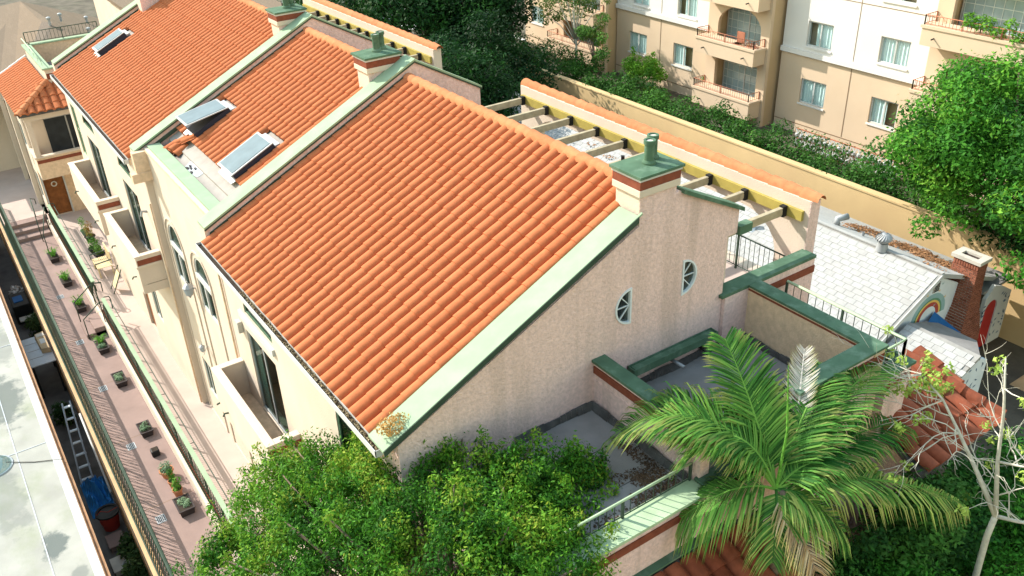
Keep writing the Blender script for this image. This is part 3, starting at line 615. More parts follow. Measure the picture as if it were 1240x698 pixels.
# flat roof beyond the ridge of the left unit
obj('flat_roof',B().box(11.9,14.1,36.4,48,9.0,9.2),'brshingle',TH)
def railing(name,pts,h,par,mt='dkgreen',step=.13,top=.02,low=True,label=None,posts=True,topm=None,r=.009,zlow=.08,topw=.05):
    """pts: 3D base polyline"""
    rt=obj(name,B().tube([Vector(p)+Vector((0,0,h)) for p in pts],topw/2,6),topm or mt,par,label=label,smooth=True)
    b=B()
    for p,q in zip(pts[:-1],pts[1:]):
        p=Vector(p);q=Vector(q);L=(q-p).length;n=max(1,int(L/step))
        for i in range(n+1):
            c=p.lerp(q,i/n); b.tube([c+Vector((0,0,zlow)),c+Vector((0,0,h-.01))],r,4,cap=False)
    obj('baluster',b,mt,rt,kind='stuff')
    if low: obj('bottom_rail',B().tube([Vector(p)+Vector((0,0,zlow)) for p in pts],.014,4),mt,rt)
    if posts:
        for p,q in zip(pts[:-1],pts[1:]):
            p=Vector(p);q=Vector(q);L=(q-p).length;n=max(1,round(L/1.6))
            for i in range(n+1): c=p.lerp(q,i/n); obj('post',B().box(c.x-.02,c.x+.02,c.y-.02,c.y+.02,c.z,c.z+h),mt,rt)
    return rt
railing('terrace_railing',[(14.0,13.2,7.6),(14.0,10.6,7.6)],.85,TH,topw=.035)
railing('terrace_railing',[(13.8,19.8,7.6),(13.8,14.3,7.6)],.85,TH,topw=.03,step=.2)
# ---- lower wing with decks
obj('lower_wing_wall',B().box(4.6,12.9,7.3,10.08,-.5,7.2),'pink',TH)
obj('deck_floor',B().box(4.7,8.35,7.5,10.075,7.2,7.42),'felt',TH); obj('deck_floor',B().box(8.58,12.5,7.2,10.075,7.2,7.42),'felt',TH)
def upstand(pts,par):  # irregular tar upturn
    b=B()
    for p,q,nrm in pts:
        p=Vector(p);q=Vector(q);L=(q-p).length;n=int(L/.12);nv=Vector(nrm)
        for i in range(n):
            a=p.lerp(q,i/n);c=p.lerp(q,(i+1)/n);h=.15+.02*math.sin(i*.7)+random.uniform(-.006,.006);w_=.07+.02*math.sin(i*.5+1)+random.uniform(-.006,.006)
            b.add([a,c,c+nv*.012+Vector((0,0,h)),a+nv*.012+Vector((0,0,h)),a+nv*w_+Vector((0,0,.004)),c+nv*w_+Vector((0,0,.004)),c+nv*.03+Vector((0,0,h*.95)),a+nv*.03+Vector((0,0,h*.95))],[(3,2,6,7),(7,6,5,4)])
    obj('tar_upstand',b,'tar',par,fixn=False,kind='stuff')
upstand([((6.6,10.076,7.42),(8.3,10.076,7.42),(0,-1,0)),((8.6,10.076,7.42),(12.3,10.076,7.42),(0,-1,0)),((8.33,10.05,7.42),(8.33,7.6,7.42),(-1,0,0)),((12.2,10.0,7.42),(12.2,7.4,7.42),(-1,0,0))],TH)
b=B()
for y in (8.15,9.05): b.box(4.8,8.3,y,y+.015,7.42,7.424)
for y in (8.7,): b.box(8.6,12.2,y,y+.015,7.42,7.424)
obj('deck_seam',b,'tar',TH)
dv=obj('divider_parapet',B().box(8.36,8.57,7.4,10.078,7.2,8.42),'pink',TH); obj('trim_band',B().box(8.335,8.358,7.4,10.07,8.18,8.33),'brown',dv); obj('moulding',B().box(8.345,8.359,7.4,10.07,8.02,8.04),'pink',dv)
obj('parapet_cap',B().box(8.3,8.6,7.42,10.075,8.421,8.475),'green',dv)
rp=obj('side_parapet',B().box(12.22,12.5,7.1,10.3,3,8.62),'tan',TH); obj('trim_moulding',B().box(12.21,12.219,7.4,10.0,8.54,8.58),'brown',rp)
obj('parapet_cap',B().box(12.19,12.52,7.06,9.98,8.621,8.67),'green',rp)
fp=obj('front_parapet',B().box(10.3,12.218,7.12,7.38,3,8.62),'pink',TH); obj('parapet_cap',B().box(10.2,12.188,7.06,7.41,8.621,8.67),'green',fp); obj('trim_band',B().box(10.3,12.5,7.095,7.118,8.32,8.5),'brown',fp); lc=obj('low_kerb',B().box(8.36,10.29,7.2,7.42,6.0,7.56),'pink',TH); obj('kerb_cap',B().box(8.31,10.29,7.12,7.46,7.561,7.61),'green',lc)
tp=obj('terrace_parapet',B().box(11.56,14.2,10.0,10.28,3,8.60),'pink',TH); obj('parapet_cap',B().box(11.46,14.22,9.985,10.34,8.601,8.67),'green',tp); obj('trim_band',B().box(12.65,14.2,9.975,9.998,8.28,8.44),'brown',tp)
obj('corner_post',B().box(14.201,14.499,10.28,10.299,3,9.75),'pink',TH)  # thin pink sheet gives the cream wall's end its shade tone
lg=obj('outer_ledge',B().box(12.62,13.3,7.0,9.95,3,7.98),'pink',TH); obj('ledge_cap',B().box(12.61,13.36,6.95,9.97,7.981,8.04),'green',lg); obj('trim_band',B().box(12.62,13.3,6.975,6.998,7.7,7.86),'brown',lg)
railing('roof_railing',[(13.2,9.85,8.04),(13.2,7.15,8.04),(12.7,7.15,8.04)],.42,TH,topm='ltgreen',mt='dkgreen',topw=.06,step=.17,zlow=.04)
nl=obj('near_ledge',B().box(5.0,8.35,7.22,7.5,6.2,7.5),'pink',TH); obj('ledge_cap',B().box(4.9,8.3,7.12,7.55,7.501,7.56),'ltgreen',nl); obj('trim_band',B().box(5.0,8.3,7.195,7.218,7.15,7.3),'brown',nl)
obj('flashing',B().box(4.9,9.0,7.08,7.22,6.50,6.54),'green',nl)
railing('roof_railing',[(5.4,7.5,7.56),(8.25,7.5,7.56)],.36,TH,topm='ltgreen',mt='dkgreen',topw=.05,step=.15,zlow=.04)
LD=[(7.75+random.gauss(0,.25),7.95+random.gauss(0,.22),7.43) for _ in range(16)]+[(8.1,7.7+.15*i,7.43) for i in range(10)]+[(5+.25*i,7.6+random.random()*.1,7.43) for i in range(12)]
tag(leaf_mesh('leaf_litter',LD,[(.16,.16,.012)]*len(LD),2600,.05,[(.05,.035,.03),(.12,.07,.045),(.2,.12,.08)],up=2.5,mt='litter'),'dark drift of fallen leaves in the railing corner of the lower flat deck','leaf litter',kind='stuff')
# long square gutter on the gable wall
gt=obj('wall_gutter',B().box(9.14,11.3,9.86,10.06,7.84,7.855).box(9.14,11.3,9.86,9.875,7.855,7.99).box(9.14,9.16,9.875,10.06,7.855,7.99).box(11.28,11.3,9.875,10.06,7.855,7.99).box(9.14,11.3,10.04,10.06,7.855,7.99).box(9.2,11.25,9.88,10.03,7.9,7.97),'patch',TH)
gt.data.materials[0]=M['green']
obj('overflow_spout',B().tube([(10.2,10.05,7.72),(10.2,9.65,7.74)],.035,8),'galv',TH,smooth=True)
obj('junction_box',B().box(11.0,11.07,9.98,10.07,7.62,7.7).tube([(11.03,10.05,7.65),(11.06,9.8,7.5)],.015,5),'black',TH)
# lower tiled roofs
lr=obj('lower_roof',B().hexa([(5.0,5.0,5.1),(9.6,5.0,5.1),(9.6,7.25,6.3),(5.0,7.25,6.3),(5.0,5.0,5.25),(9.6,5.0,5.25),(9.6,7.25,6.4),(5.0,7.25,6.4)]),'tar',TH)
tile_roof(lr,(5.0,5.0,5.25),(1,0,0),(0,2.25,1.15),4.5,2.36,13,6,mt='tile_dark',single=40,h=.12,lift=.06)
rr=obj('lower_roof',B().hexa([(12.6,6.0,6.25),(15.2,6.0,6.25),(14.6,7.9,6.95),(12.9,7.9,6.95),(12.6,6.0,6.38),(15.2,6.0,6.38),(14.6,7.9,7.08),(12.9,7.9,7.08)]),'tar',TH)
tile_roof(rr,(12.7,5.95,6.4),(1,0,0),(0,1.9,.7),2.5,2.0,7,4,mt='tile_dark',single=28,h=.12,lift=.06)
ridge_tiles(rr,(15.15,6.0,6.5),(14.6,7.9,7.15),r=.13,mt='tile_dark')
obj('lower_wall',B().box(12.9,14.6,6.5,7.2,-.5,6.3),'pink',TH); obj('lower_wall',B().box(5.2,9.4,5.3,7.3,-.5,5.2),'cream',TH)
# ---- far entry block
YB=42.8
eb=obj('entry_wall',B(TX(3.22)).slab([(44.552,-.5),(49.0,-.5),(49.0,5.3),(44.552,5.3)],[rect(44.9,46.0,3.2,4.4),rect(44.8,45.8,.6,2.0)],-.25,0),'cream',TH)
window(TH,TX(3.22),rect(44.9,46.0,3.2,4.4),nv=1); window(TH,TX(3.22),rect(44.8,45.8,.6,2.0),nv=1)
obj('entry_wall',B(TY(44.3)).slab(rect(3.22,6.4,-.5,2.6),[rect(3.3,4.18,.02,2.0)],-.25,0),'tan',TH)
dr=obj('entry_door',B(TY(44.3)).box(3.32,4.16,-.14,-.09,.03,1.98),'door',TH,label='brown panelled door with a wreath')
b=B(TY(44.3))
for s0,s1 in ((3.4,3.7),(3.78,4.08)):
    for z0,z1 in ((.2,.75),(.85,1.35),(1.45,1.88)): b.box(s0,s1,-.09,-.075,z0,z1)
obj('door_panel',b,'door',dr,bev=.01)
wr=[(3.74+.11*math.cos(a),44.36,1.55+.11*math.sin(a)) for a in np.linspace(0,2*PI,17)]
obj('wreath',B().tube(wr,.03,6),'stone',dr)
obj('door_casing',B(TY(44.3)).slab(rect(3.24,4.24,.0,2.06),[rect(3.31,4.17,.0+.01,1.99)],0,.03),'white',TH)
obj('porch_floor',B().box(3.24,6.4,YB+.165,44.29,2.4,2.6),'tan',TH)
pp=obj('porch_parapet',B().box(3.22,5.4,YB,YB+.16,2.38,3.4),'tan',TH); obj('parapet_cap',B().box(3.16,5.4,YB-.05,YB+.2,3.401,3.47),'cream',pp); obj('trim_band',B().box(3.24,5.4,YB-.02,YB-.002,3.15,3.3),'brown',pp)
obj('porch_parapet',B().box(3.22,3.38,YB+.162,44.29,2.38,3.4),'cream',TH); obj('parapet_cap',B().box(3.16,3.42,YB+.2,44.29,3.401,3.47),'cream',TH)
obj('porch_column',B().box(3.24,3.46,YB+.0,YB+.2,3.47,5.1),'cream',TH)
obj('porch_back_wall',B().box(3.24,6.2,44.3,44.54,2.61,5.2),'cream',TH)
pd=obj('porch_window',B().box(4.1,5.9,44.25,44.298,2.7,4.7),'dark',TH); obj('frame',B().box(5.0,5.06,44.2,44.249,2.7,4.7).box(4.1,5.9,44.2,44.249,4.66,4.72),'alu',pd)
obj('porch_beam',B().box(3.2,5.8,YB,YB+.22,5.1,5.36),'cream',TH)
for y in (46.2,50.2): obj('pillar',B().box(3.0,3.2,y,y+.3,0,5.35),'cream',TH,bev=.01)
er=obj('entry_roof',B().add([(3.05,42.55,5.5),(5.6,42.55,5.5),(4.7,43.95,6.3),(4.7,49.3,6.3),(3.05,49.3,5.5),(5.6,43.95,6.3),(3.05,42.55,5.38),(5.6,42.55,5.38),(3.05,49.3,5.38),(4.7,49.3,5.38),(5.6,43.95,5.38)],[(0,1,5,2),(0,2,3,4),(6,7,1,0),(6,0,4,8),(8,4,3,9)]),'tar',TH)
tile_roof(er,(3.0,49.3,5.47),(0,-1,0),(1.65,0,.8),6.75,1.83,19,5,single=0,mask=lambda a,u,i,j: 6.75-a>u*.75)
tile_roof(er,(3.1,42.5,5.47),(1,0,0),(0,1.4,.8),2.5,1.61,7,4,single=0,mt='tile',mask=lambda a,u,i,j:a>u*.95-.1)
ridge_tiles(er,(3.02,42.5,5.5),(4.68,43.95,6.38),r=.13,step=.4); 
ridge_tiles(er,(3.0,49.3,5.5),(4.7,49.35,6.35),r=.1,step=.5,mt='white')
# roof deck above the entry
obj('roof_deck_wall',B().box(4.72,4.95,43.9,49.2,5.5,6.9),'cream',TH); obj('parapet_cap',B().box(4.62,5.0,43.8,49.25,6.901,6.97),'mint',TH)
obj('roof_deck_wall',B().box(4.951,5.6,43.9,44.1,5.5,6.9),'pink',TH); obj('trim_band',B().box(4.74,5.6,43.87,43.899,6.45,6.7),'brown',TH); obj('parapet_cap',B().box(5.001,5.6,43.82,44.2,6.901,6.965),'mint',TH)
obj('roof_deck_floor',B().box(4.95,8.5,44.1,49,5.7,6.0),'felt',TH); obj('roof_deck_wall',B().box(4.95,8.5,49.0,49.2,5.5,6.9),'tan',TH); obj('parapet_cap',B().box(4.9,8.5,48.95,49.28,6.901,6.97),'mint',TH)
railing('roof_railing',[(4.85,49.1,6.97),(8.2,49.1,6.97)],.55,TH,mt='dkgreen',step=.16,topw=.04)
railing('roof_railing',[(4.7,44.0,6.97),(4.7,49.1,6.97)],.3,TH,mt='ltgreen',step=.9,topw=.05,low=False,posts=False)
obj('roof_unit',B().box(6.9,7.7,46.6,47.5,6.0,6.7),'white',TH,bev=.02)
hc=[(6.0+.45*math.cos(a),46.3+.5*math.sin(a),6.04) for a in np.linspace(0,2*PI,25)]
tag(obj('garden_hose',B().tube(hc,.03,5).tube([(p[0]*1.01,p[1],p[2]+.05) for p in hc],.03,5),'black'),'black coiled hose lying on the grey roof deck above the entry','hose')
obj('penthouse_wall',B().box(8.5,12.2,37.2,50,5.0,9.0),'cream',TH)
obj('penthouse_roof',B().box(8.4,12.4,37.2,46,9.0,9.15),'brshingle',TH)
# =====================================================================  PATH FURNITURE
def toprail(name,lab,pts,h,**k):
    t=thing(name,lab,'railing',pts[0]); r=railing('rail',pts,h,t,**k); return t
rw=thing('retaining_wall','ochre retaining wall dropping from the pink path into the dark alley','wall',(1.13,30,-3))
obj('wall_face',B().box(1.06,1.22,8,56,-3.4,-.42),'wallor',rw); obj('coping',B().box(1.04,1.26,8,56,-.419,-.37),'wallor',rw)
toprail('path_railing','long green iron railing along the outer edge of the pink path, above the alley',[(1.40,8.2,-.5),(1.40,47,-.5)],.97,mt='dkgreen',topm='dkgreen',step=.3,topw=.05,r=.012)
lt_=thing('railing_lattice','dense leafy scrollwork band hanging in the alley-side path railing','lattice',(1.26,8,-.4))
b=B();
for y in np.arange(8.2,47,.19):
    b.bar((1.17,y,-.36),(1.36,y+.1,.42),.022,.012); b.bar((1.17,y+.1,-.36),(1.36,y,.42),.022,.012)
lobj_=obj('scroll_bars',b,'dkgreen',lt_,kind='stuff'); obj('lattice_edge',B().box(1.14,1.17,8.2,47,-.37,-.34).box(1.34,1.39,8.2,47,.41,.45),'dkgreen',lt_)
def midrail(name,lab,y0,y1):
    t=thing(name,lab,'railing',(3.12,y0,0)); x=3.14
    rt=obj('top_rail',B().box(x-.06,x+.07,y0,y1,1.0,1.04),'mint',t); obj('second_rail',B().tube([(x+.22,y0,.88),(x+.22,y1,.88)],.017,5).tube([(x+.01,y0,.82),(x+.01,y1,.82)],.014,5),'dkgreen',t)
    b=B()
    for y in np.arange(y0,y1,.12): b.tube([(x-.1,y,.1),(x-.12,y,.5),(x,y,1.0)],.012,4,cap=False)
    obj('baluster',b,'dkgreen',t,kind='stuff'); obj('bottom_rail',B().tube([(x,y0,.1),(x,y1,.1)],.014,4),'dkgreen',t)
    b=B()
    for y in np.arange(y0+.06,y1,.13): b.tube([(x-.12,y,.46),(x-.10,y+.03,.52),(x-.12,y+.05,.58),(x-.14,y+.03,.64)],.013,4); 
    obj('collar',b,'brown',t,kind='stuff')
    for y in np.arange(y0,y1+.01,(y1-y0)/max(1,round((y1-y0)/1.5))):
        obj('post',B().box(x-.022,x+.022,y-.022,y+.022,0,1.0),'dkgreen',t); obj('rail_bracket',B().tube([(x,y,.94),(x+.22,y+.02,.88)],.01,4),'dkgreen',t)
    e=y0
    for ye,s in ((y0,-1),(y1,1)): obj('end_loop',B().tube([(x,ye,1.0),(x+.08,ye+s*.12,1.0),(x+.24,ye+s*.12,.98),(x+.26,ye,.9),(x+.24,ye,.5)],.02,6),'dkgreen',t,smooth=True)
    return t
midrail('walkway_railing','pale green topped iron railing on the kerb, from the side stairs down to the tree',9.0,32.6)
midrail('walkway_railing','pale green topped iron railing on the kerb between the side stairs and the front door',34.2,43.3)
def handrail(lab,p,q):
    t=thing('handrail',lab,'handrail',p,None); p=Vector(p);q=Vector(q)
    obj('rail',B().tube([p,p+Vector((0,0,.9)),q+Vector((0,0,.92)),q+Vector((.18,0,.85)),q+Vector((.18,0,.6))],.022,6),'dkgreen',t,smooth=True); obj('post',B().tube([q,q+Vector((0,0,.9))],.02,6),'dkgreen',t); return t
handrail('bent green handrail on the far side of the small side stairs',(2.3,34.2,-.5),(3.0,34.2,0)); handrail('bent green handrail on the near side of the small side stairs',(2.3,32.6,-.5),(3.0,32.6,0))
handrail('bent green handrail left of the far path stairs landing',(2.45,42.9,-.5),(2.6,44.9,0)); handrail('bent green handrail nearest the front door railing',(2.45,41.5,-.5),(2.95,43.4,0))
# planters
SUC=[(.10,.17,.10),(.20,.30,.18),(.34,.45,.30)]; GRS=[(.04,.13,.02),(.10,.27,.04),(.22,.42,.06)]
def planter(x,y,lab,l=.62,w_=.36,h=.2,plants='grass',rz_=0):
    t=thing('planter',lab,'planter',(x,y,-.5),'dark planters lined along the pink path',0)
    b=B(); b.hexa([(x-w_*.44,y-l*.46,-.495),(x+w_*.44,y-l*.46,-.495),(x+w_*.44,y+l*.46,-.495),(x-w_*.44,y+l*.46,-.495),(x-w_/2,y-l/2,-.5+h),(x+w_/2,y-l/2,-.5+h),(x+w_/2,y+l/2,-.5+h),(x-w_/2,y+l/2,-.5+h)])
    obj('box',b,'planter',t,bev=.01); z=-.5+h
    r_=B(); r_.box(x-w_/2-.02,x+w_/2+.02,y-l/2-.02,y-l/2+.02,z,z+.03).box(x-w_/2-.02,x+w_/2+.02,y+l/2-.02,y+l/2+.02,z,z+.03).box(x-w_/2-.02,x-w_/2+.02,y-l/2,y+l/2,z+.001,z+.031).box(x+w_/2-.02,x+w_/2+.02,y-l/2,y+l/2,z+.001,z+.031)
    obj('rim',r_,'planter',t)
    obj('soil',B().box(x-w_/2+.02,x+w_/2-.02,y-l/2+.02,y+l/2-.02,z+.0015,z+.015),'soil',t)
    if plants in('grass','both'):
        yy=y+(l*.22 if plants=='both' else 0); b=B()
        for i in range(46):
            a=random.uniform(0,2*PI);L=random.uniform(.2,.42);p=Vector((x+random.uniform(-.08,.08),yy+random.uniform(-.12,.12),z)); d=Vector((math.cos(a)*.6,math.sin(a)*.6,1)).normalized(); q=p+d*L; e=q+Vector((math.cos(a),math.sin(a),-.3))*.1; s=Vector((-math.sin(a),math.cos(a),0))*.012
            b.add([p-s,p+s,q+s,q-s,e],[(0,1,2,3),(3,2,4)])
        obj('spiky_plant',b,MC['leafgrass'],t,fixn=False)
    if plants in('succ','both'):
        yy=y-(l*.22 if plants=='both' else 0); leaf_mesh('succulent',[(x+random.uniform(-.1,.1),yy+random.uniform(-.16,.16) if plants=='succ' else yy+random.uniform(-.08,.08),z+.04) for _ in range(7)],[.09]*7,420,.06,SUC,up=1.2,parent=t)
    return t
mat('leafgrass',(.12,.30,.04),var=.5,scale=18,transl=.2)
for x,y,lab,kw in [(2.5,40.6,'small dark planter of bright grass by the far handrails',dict(l=.8,plants='grass')),(2.5,37.9,'dark planter with flowering grass second from the far stairs',dict(l=.8)),(2.52,35.3,'dark planter of spiky grass just above the side stairs',dict(l=.8)),
  (2.55,31.6,'planter holding both spiky grass and silver succulents below the side stairs',dict(l=.8,plants='both')),(2.55,29.0,'long planter of grey-green succulents in mid path',dict(l=.75,plants='succ')),(2.53,25.6,'dark planter of dark succulents between mid path and the empty black box',dict(l=.62,plants='succ')),(2.5,21.3,'largest planter, full of silver-blue succulents, nearest the foreground tree',dict(l=.66,w_=.42,h=.22,plants='succ'))]:
    planter(x,y,lab,**kw)
t=thing('plant_pot','small empty black box pot between the planter and the terracotta pot','pot',(2.5,24.3,-.5)); obj('box',B().box(2.36,2.6,24.15,24.42,-.498,-.28),'black',t,bev=.03); obj('soil',B().box(2.39,2.57,24.18,24.39,-.279,-.275),'soil',t)
def pot(x,y,z0,lab,r=.17,h=.26,m='terra',n=260,cols=GREEN,tall=.12):
    t=thing('plant_pot',lab,'pot',(x,y,z0)); obj('pot',B().lathe((x,y,z0+.003),[(r*.7,0),(r*.95,h*.8),(r*1.08,h*.8),(r*1.08,h),(r*.9,h),(r*.9,h*.9)],14),m,t,smooth='auto')
    obj('soil',B().lathe((x,y,z0+h*.88),[(r*.9,0),(r*.9,.01)],12),'soil',t)
    leaf_mesh('foliage',[(x+random.uniform(-.05,.05),y+random.uniform(-.05,.05),z0+h+tall*k/3) for k in range(4)],[r*.9]*4,n,.07,cols,up=.8,parent=t); return t
pot(2.5,23.05,-.5,'round terracotta pot of grey-green plant beside the small black box',r=.2,cols=SUC)
pot(2.52,22.0,-.5,'leggy green plant in a terracotta pot behind the largest planter',r=.14,tall=.3)
pot(2.5,22.45,-.5,'smaller terracotta pot with a trailing plant between two larger pots',r=.12,tall=.35)
pot(4.15,40.4,0,'dark pot of trailing red and yellow plants near the front door',m='black',r=.22,cols=[(.25,.06,.02),(.35,.25,.05),(.12,.25,.04)],tall=.5,n=420)
pot(4.1,41.2,0,'small teal pot with a plant under the first balcony, closest to the door',m='green',r=.18,tall=.5,cols=GRS)
pot(4.05,39.0,0,'bushy green fern in a black pot left of the rocking chair',m='black',r=.25,n=600,tall=.35,cols=GREEN)
pot(4.1,38.3,0,'second bushy fern in a black pot touching the rocking chair',m='black',r=.22,n=500,tall=.3,cols=[(.04,.12,.02),(.09,.2,.03),(.16,.3,.05)])
# rocking chair / slatted bench
ch=thing('slatted_chair','pale wooden slatted chair standing on the walkway under the balconies','chair',(3.95,36.9,0))
x0,x1,y0,y1=3.65,4.25,36.4,37.5
b=B()
for i in range(9): obj('seat_slat',B().box(x0+.065*i,x0+.045+.065*i,y0,y1,.42,.445),'wood',ch)
for i in range(9): y=y0+.02+i*(y1-y0-.08)/8; obj('back_slat',B().box(x1+.0,x1+.02,y,y+.06,.45,1.0),'wood',ch)
obj('back_rail',B().box(x1-.01,x1+.03,y0,y1,1.0,1.06),'wood',ch)
for y in (y0,y1-.05):
    for x in (x0+.02,x1-.05): obj('leg',B().box(x,x+.05,y,y+.05,0,.418),'wood',ch)
    obj('armrest',B().tube([(x0-.02,y+.02,.44),(x0-.03,y+.02,.66),(x1,y+.02,.7)],.025,6),'dkgreen',ch)
ch2=thing('folded_chair','dark folded chair leaning at the wall corner under the second balcony','chair',(4.1,34.9,0))
for dy in (0,.5): obj('side_frame',B().tube([(3.8,34.7+dy,0),(4.3,34.7+dy,.95)],.02,6),'dkgreen',ch2)
obj('seat',B().hexa([(3.9,34.72,.2),(3.93,34.72,.16),(3.93,35.18,.16),(3.9,35.18,.2),(4.2,34.72,.8),(4.23,34.72,.76),(4.23,35.18,.76),(4.2,35.18,.8)]),'wood',ch2)
# =====================================================================  LEFT NEIGHBOUR
nb=thing('flat_roofed_building','low building with a stained white coated flat roof and brown gutter','building',(-8,20,-3))
obj('roof',B().box(-30,0,-5,50,-.35,0),'whiteroof',nb); obj('wall',B().box(-29.8,-.25,-5,49.8,-3,-.351),'stone',nb)
obj('gutter',B().box(-.02,.12,-5,50,-.12,-.06).box(.1,.12,-5,50,-.06,.03).box(.002,.02,-5,50,-.06,.02),'copper',nb)
obj('roof_edge',B().box(-.22,-.002,-5,50,.003,.03),'white',nb)
for y in (19.6,26.3,33.2): obj('roof_seam',B().box(-30,-.22,y,y+.03,.002,.012),'sheet',nb)
obj('roof_seam',B().box(-1.1,-1.07,-5,50,.0025,.014),'sheet',nb)
obj('roof_dome',B().lathe((-1.75,26.0,0),[(.5,.004),(.48,.06),(.4,.15),(.25,.22),(.05,.25)],20),'glass',nb,smooth=True); obj('dome_base',B().lathe((-1.75,26.0,0),[(.56,.003),(.54,.03)],20),'patch',nb)
obj('cable',B().tube([(-1.4,26.0,.03),(-.7,25.5,.02),(.05,25.1,.03)],.012,5),'black',nb)
# alley clutter
sh=thing('lean_to_shed','grey sheet-topped lean-to spanning the narrow alley','shed',(.6,35,-3))
obj('sheet_top',B().box(.14,1.03,33.7,36.05,-1.52,-1.48),'sheet',sh)
for x in (.2,.98):
    for y in (33.8,35.9): obj('leg',B().box(x-.03,x+.03,y-.03,y+.03,-3,-1.521),'black',sh)
for y in (34.3,34.9,35.5): obj('crease',B().box(.2,.7,y,y+.03,-1.479,-1.474),'felt',sh)
bx=thing('cardboard_box','long battered cardboard box lying on the grey lean-to top','box',(.85,35.2,-1.48)); obj('box_body',B().hexa([(.68,34.5,-1.478),(1.0,34.4,-1.478),(1.0,35.9,-1.478),(.62,35.85,-1.478),(.7,34.5,-1.26),(.98,34.42,-1.26),(.98,35.88,-1.26),(.66,35.8,-1.26)]),'card',bx); obj('label',B().box(.75,.93,34.9,35.3,-1.259,-1.256),'white',bx); obj('flap',B().box(.7,.97,35.5,35.75,-1.2585,-1.25),'stone',bx)
ck=thing('cooler','dark cooler with a pale blue lid panel near the far end of the alley','cooler',(.6,41,-3)); obj('body',B().box(.3,1.0,40.4,41.8,-2.998,-2.1),'black',ck,bev=.03); obj('lid_panel',B().box(.42,.8,40.8,41.4,-2.099,-2.07),'navy',ck); obj('shelf',B().box(.4,1.0,39.8,40.2,-2.6,-2.55),'stone',ck)
wb=thing('crumpled_bag','crumpled white and pink bag beside the cooler','bag',(.7,42.4,-2.4)); leaf_mesh('folds',[(.7,42.4,-2.3)],[(.25,.35,.2)],120,.3,[(.6,.5,.5),(.75,.7,.7)],parent=wb,mt='litter')
rb=thing('red_bag','small red bag on the ground before the grey lean-to','bag',(.55,37,-3)); obj('body',B().lathe((.5,37.2,-2.9),[(.1,0),(.3,.15),(.28,.35),(.08,.5)],9),'redp',rb,smooth=True)
ld=thing('ladder','grey step ladder leaning in the dark alley','ladder',(.5,29,-3))
for dx in (0,.42): obj('ladder_rail',B().bar((.30+dx*.9,27.4,-3),(.62+dx*.6,29.6,-.9),.05,.09),'galv',ld)
for k in range(7): q=(k+.5)/7; obj('rung',B().box(.32+.3*q,.72+.18*q,27.4+2.2*q,27.5+2.2*q,-3+2.1*q,-2.96+2.1*q),'whitewall',ld)
tp_=thing('blue_tarp','bright blue crumpled tarp bundled in the alley behind the red bucket','tarp',(.6,26.8,-3))
b=B(); n=14; vs=[];fs=[]
for i in range(n):
    for j in range(n):
        x=.25+.75*i/(n-1);y=25.6+2.0*j/(n-1); e=min(i,j,n-1-i,n-1-j)/5; vs.append((x,y,-2.98+min(1,e)*(.45+.25*math.sin(i*1.3+j)+.15*random.random())))
for i in range(n-1):
    for j in range(n-1): fs.append((i*n+j,(i+1)*n+j,(i+1)*n+j+1,i*n+j+1))
b.add(vs,fs); obj('tarp_sheet',b,'blue',tp_,smooth=False,fixn=False)
pi=thing('white_pipe','white pipe leaning on the ochre retaining wall','pipe',(1,26,-3)); obj('pipe_body',B().tube([(.98,25.2,-1.9),(1.0,28.6,-.9)],.035,8),'white',pi,smooth=True)
bk=thing('bucket','large red bucket with a black liner in the alley','bucket',(.68,24.9,-3)); obj('tub',B().lathe((.68,24.9,-2.995),[(.24,0),(.31,.6),(.33,.6),(.33,.64),(.30,.64),(.29,.3)],20),'redp',bk,smooth='auto'); obj('liner',B().lathe((.68,24.9,-2.5),[(.295,0),(.3,.155),(.36,.17),(.37,.12)],20),'black',bk,smooth='auto'); obj('handle',B().tube([(.36,24.9,-2.33),(.5,24.85,-2.2),(.7,24.8,-2.3),(1,24.9,-2.33)],.012,5),'redp',bk)
for k,(x,y,l) in enumerate([(.62,24.0,'pinkish plastic tray just in front of the red bucket'),(.5,22.9,'pale plastic crate amid the alley plants')]):
    t=thing('tray',l,'tray',(x,y,-3)); obj('base',B().box(x-.22,x+.22,y-.3,y+.3,-2.998,-2.8),('pathpink','stone')[k],t,bev=.03); obj('rim',B().box(x-.25,x+.25,y-.33,y+.33,-2.799,-2.77),('pathpink','stone')[k],t,bev=.01)
AL=[(.02,.05,.015),(.05,.10,.03),(.14,.20,.07)]
for k,(x,y,l) in enumerate([(.85,23.2,'bushy potted plant in the alley just past the red bucket'),(.75,21.6,'tall weedy plant lowest in the alley'),(.95,22.3,'grey-green shrub against the ochre wall'),(.8,20.2,'straggly alley plant at the bottom edge of the picture'),(.85,39.0,'dark shrub in the alley beside the cooler'),(.6,31.5,'shaded vine tangle beneath the lean-to')]):
    t=thing('alley_plant',l,'plant',(x,y,-3)); leaf_mesh('foliage',[(x+random.uniform(-.15,.15),y+random.uniform(-.3,.3),-2.6+random.uniform(-.2,.4)) for _ in range(6)],[.3]*6,700,.14,AL,parent=t); obj('stem',B().tube([(x,y,-3),(x,y,-2.4)],.03,5),'bark',t)
wp=thing('plant_pot','white round pot tucked among the alley plants','pot',(.72,22.6,-3)); obj('pot',B().lathe((.72,22.6,-2.99),[(.14,0),(.2,.35),(.17,.35),(.16,.25)],14),'white',wp)
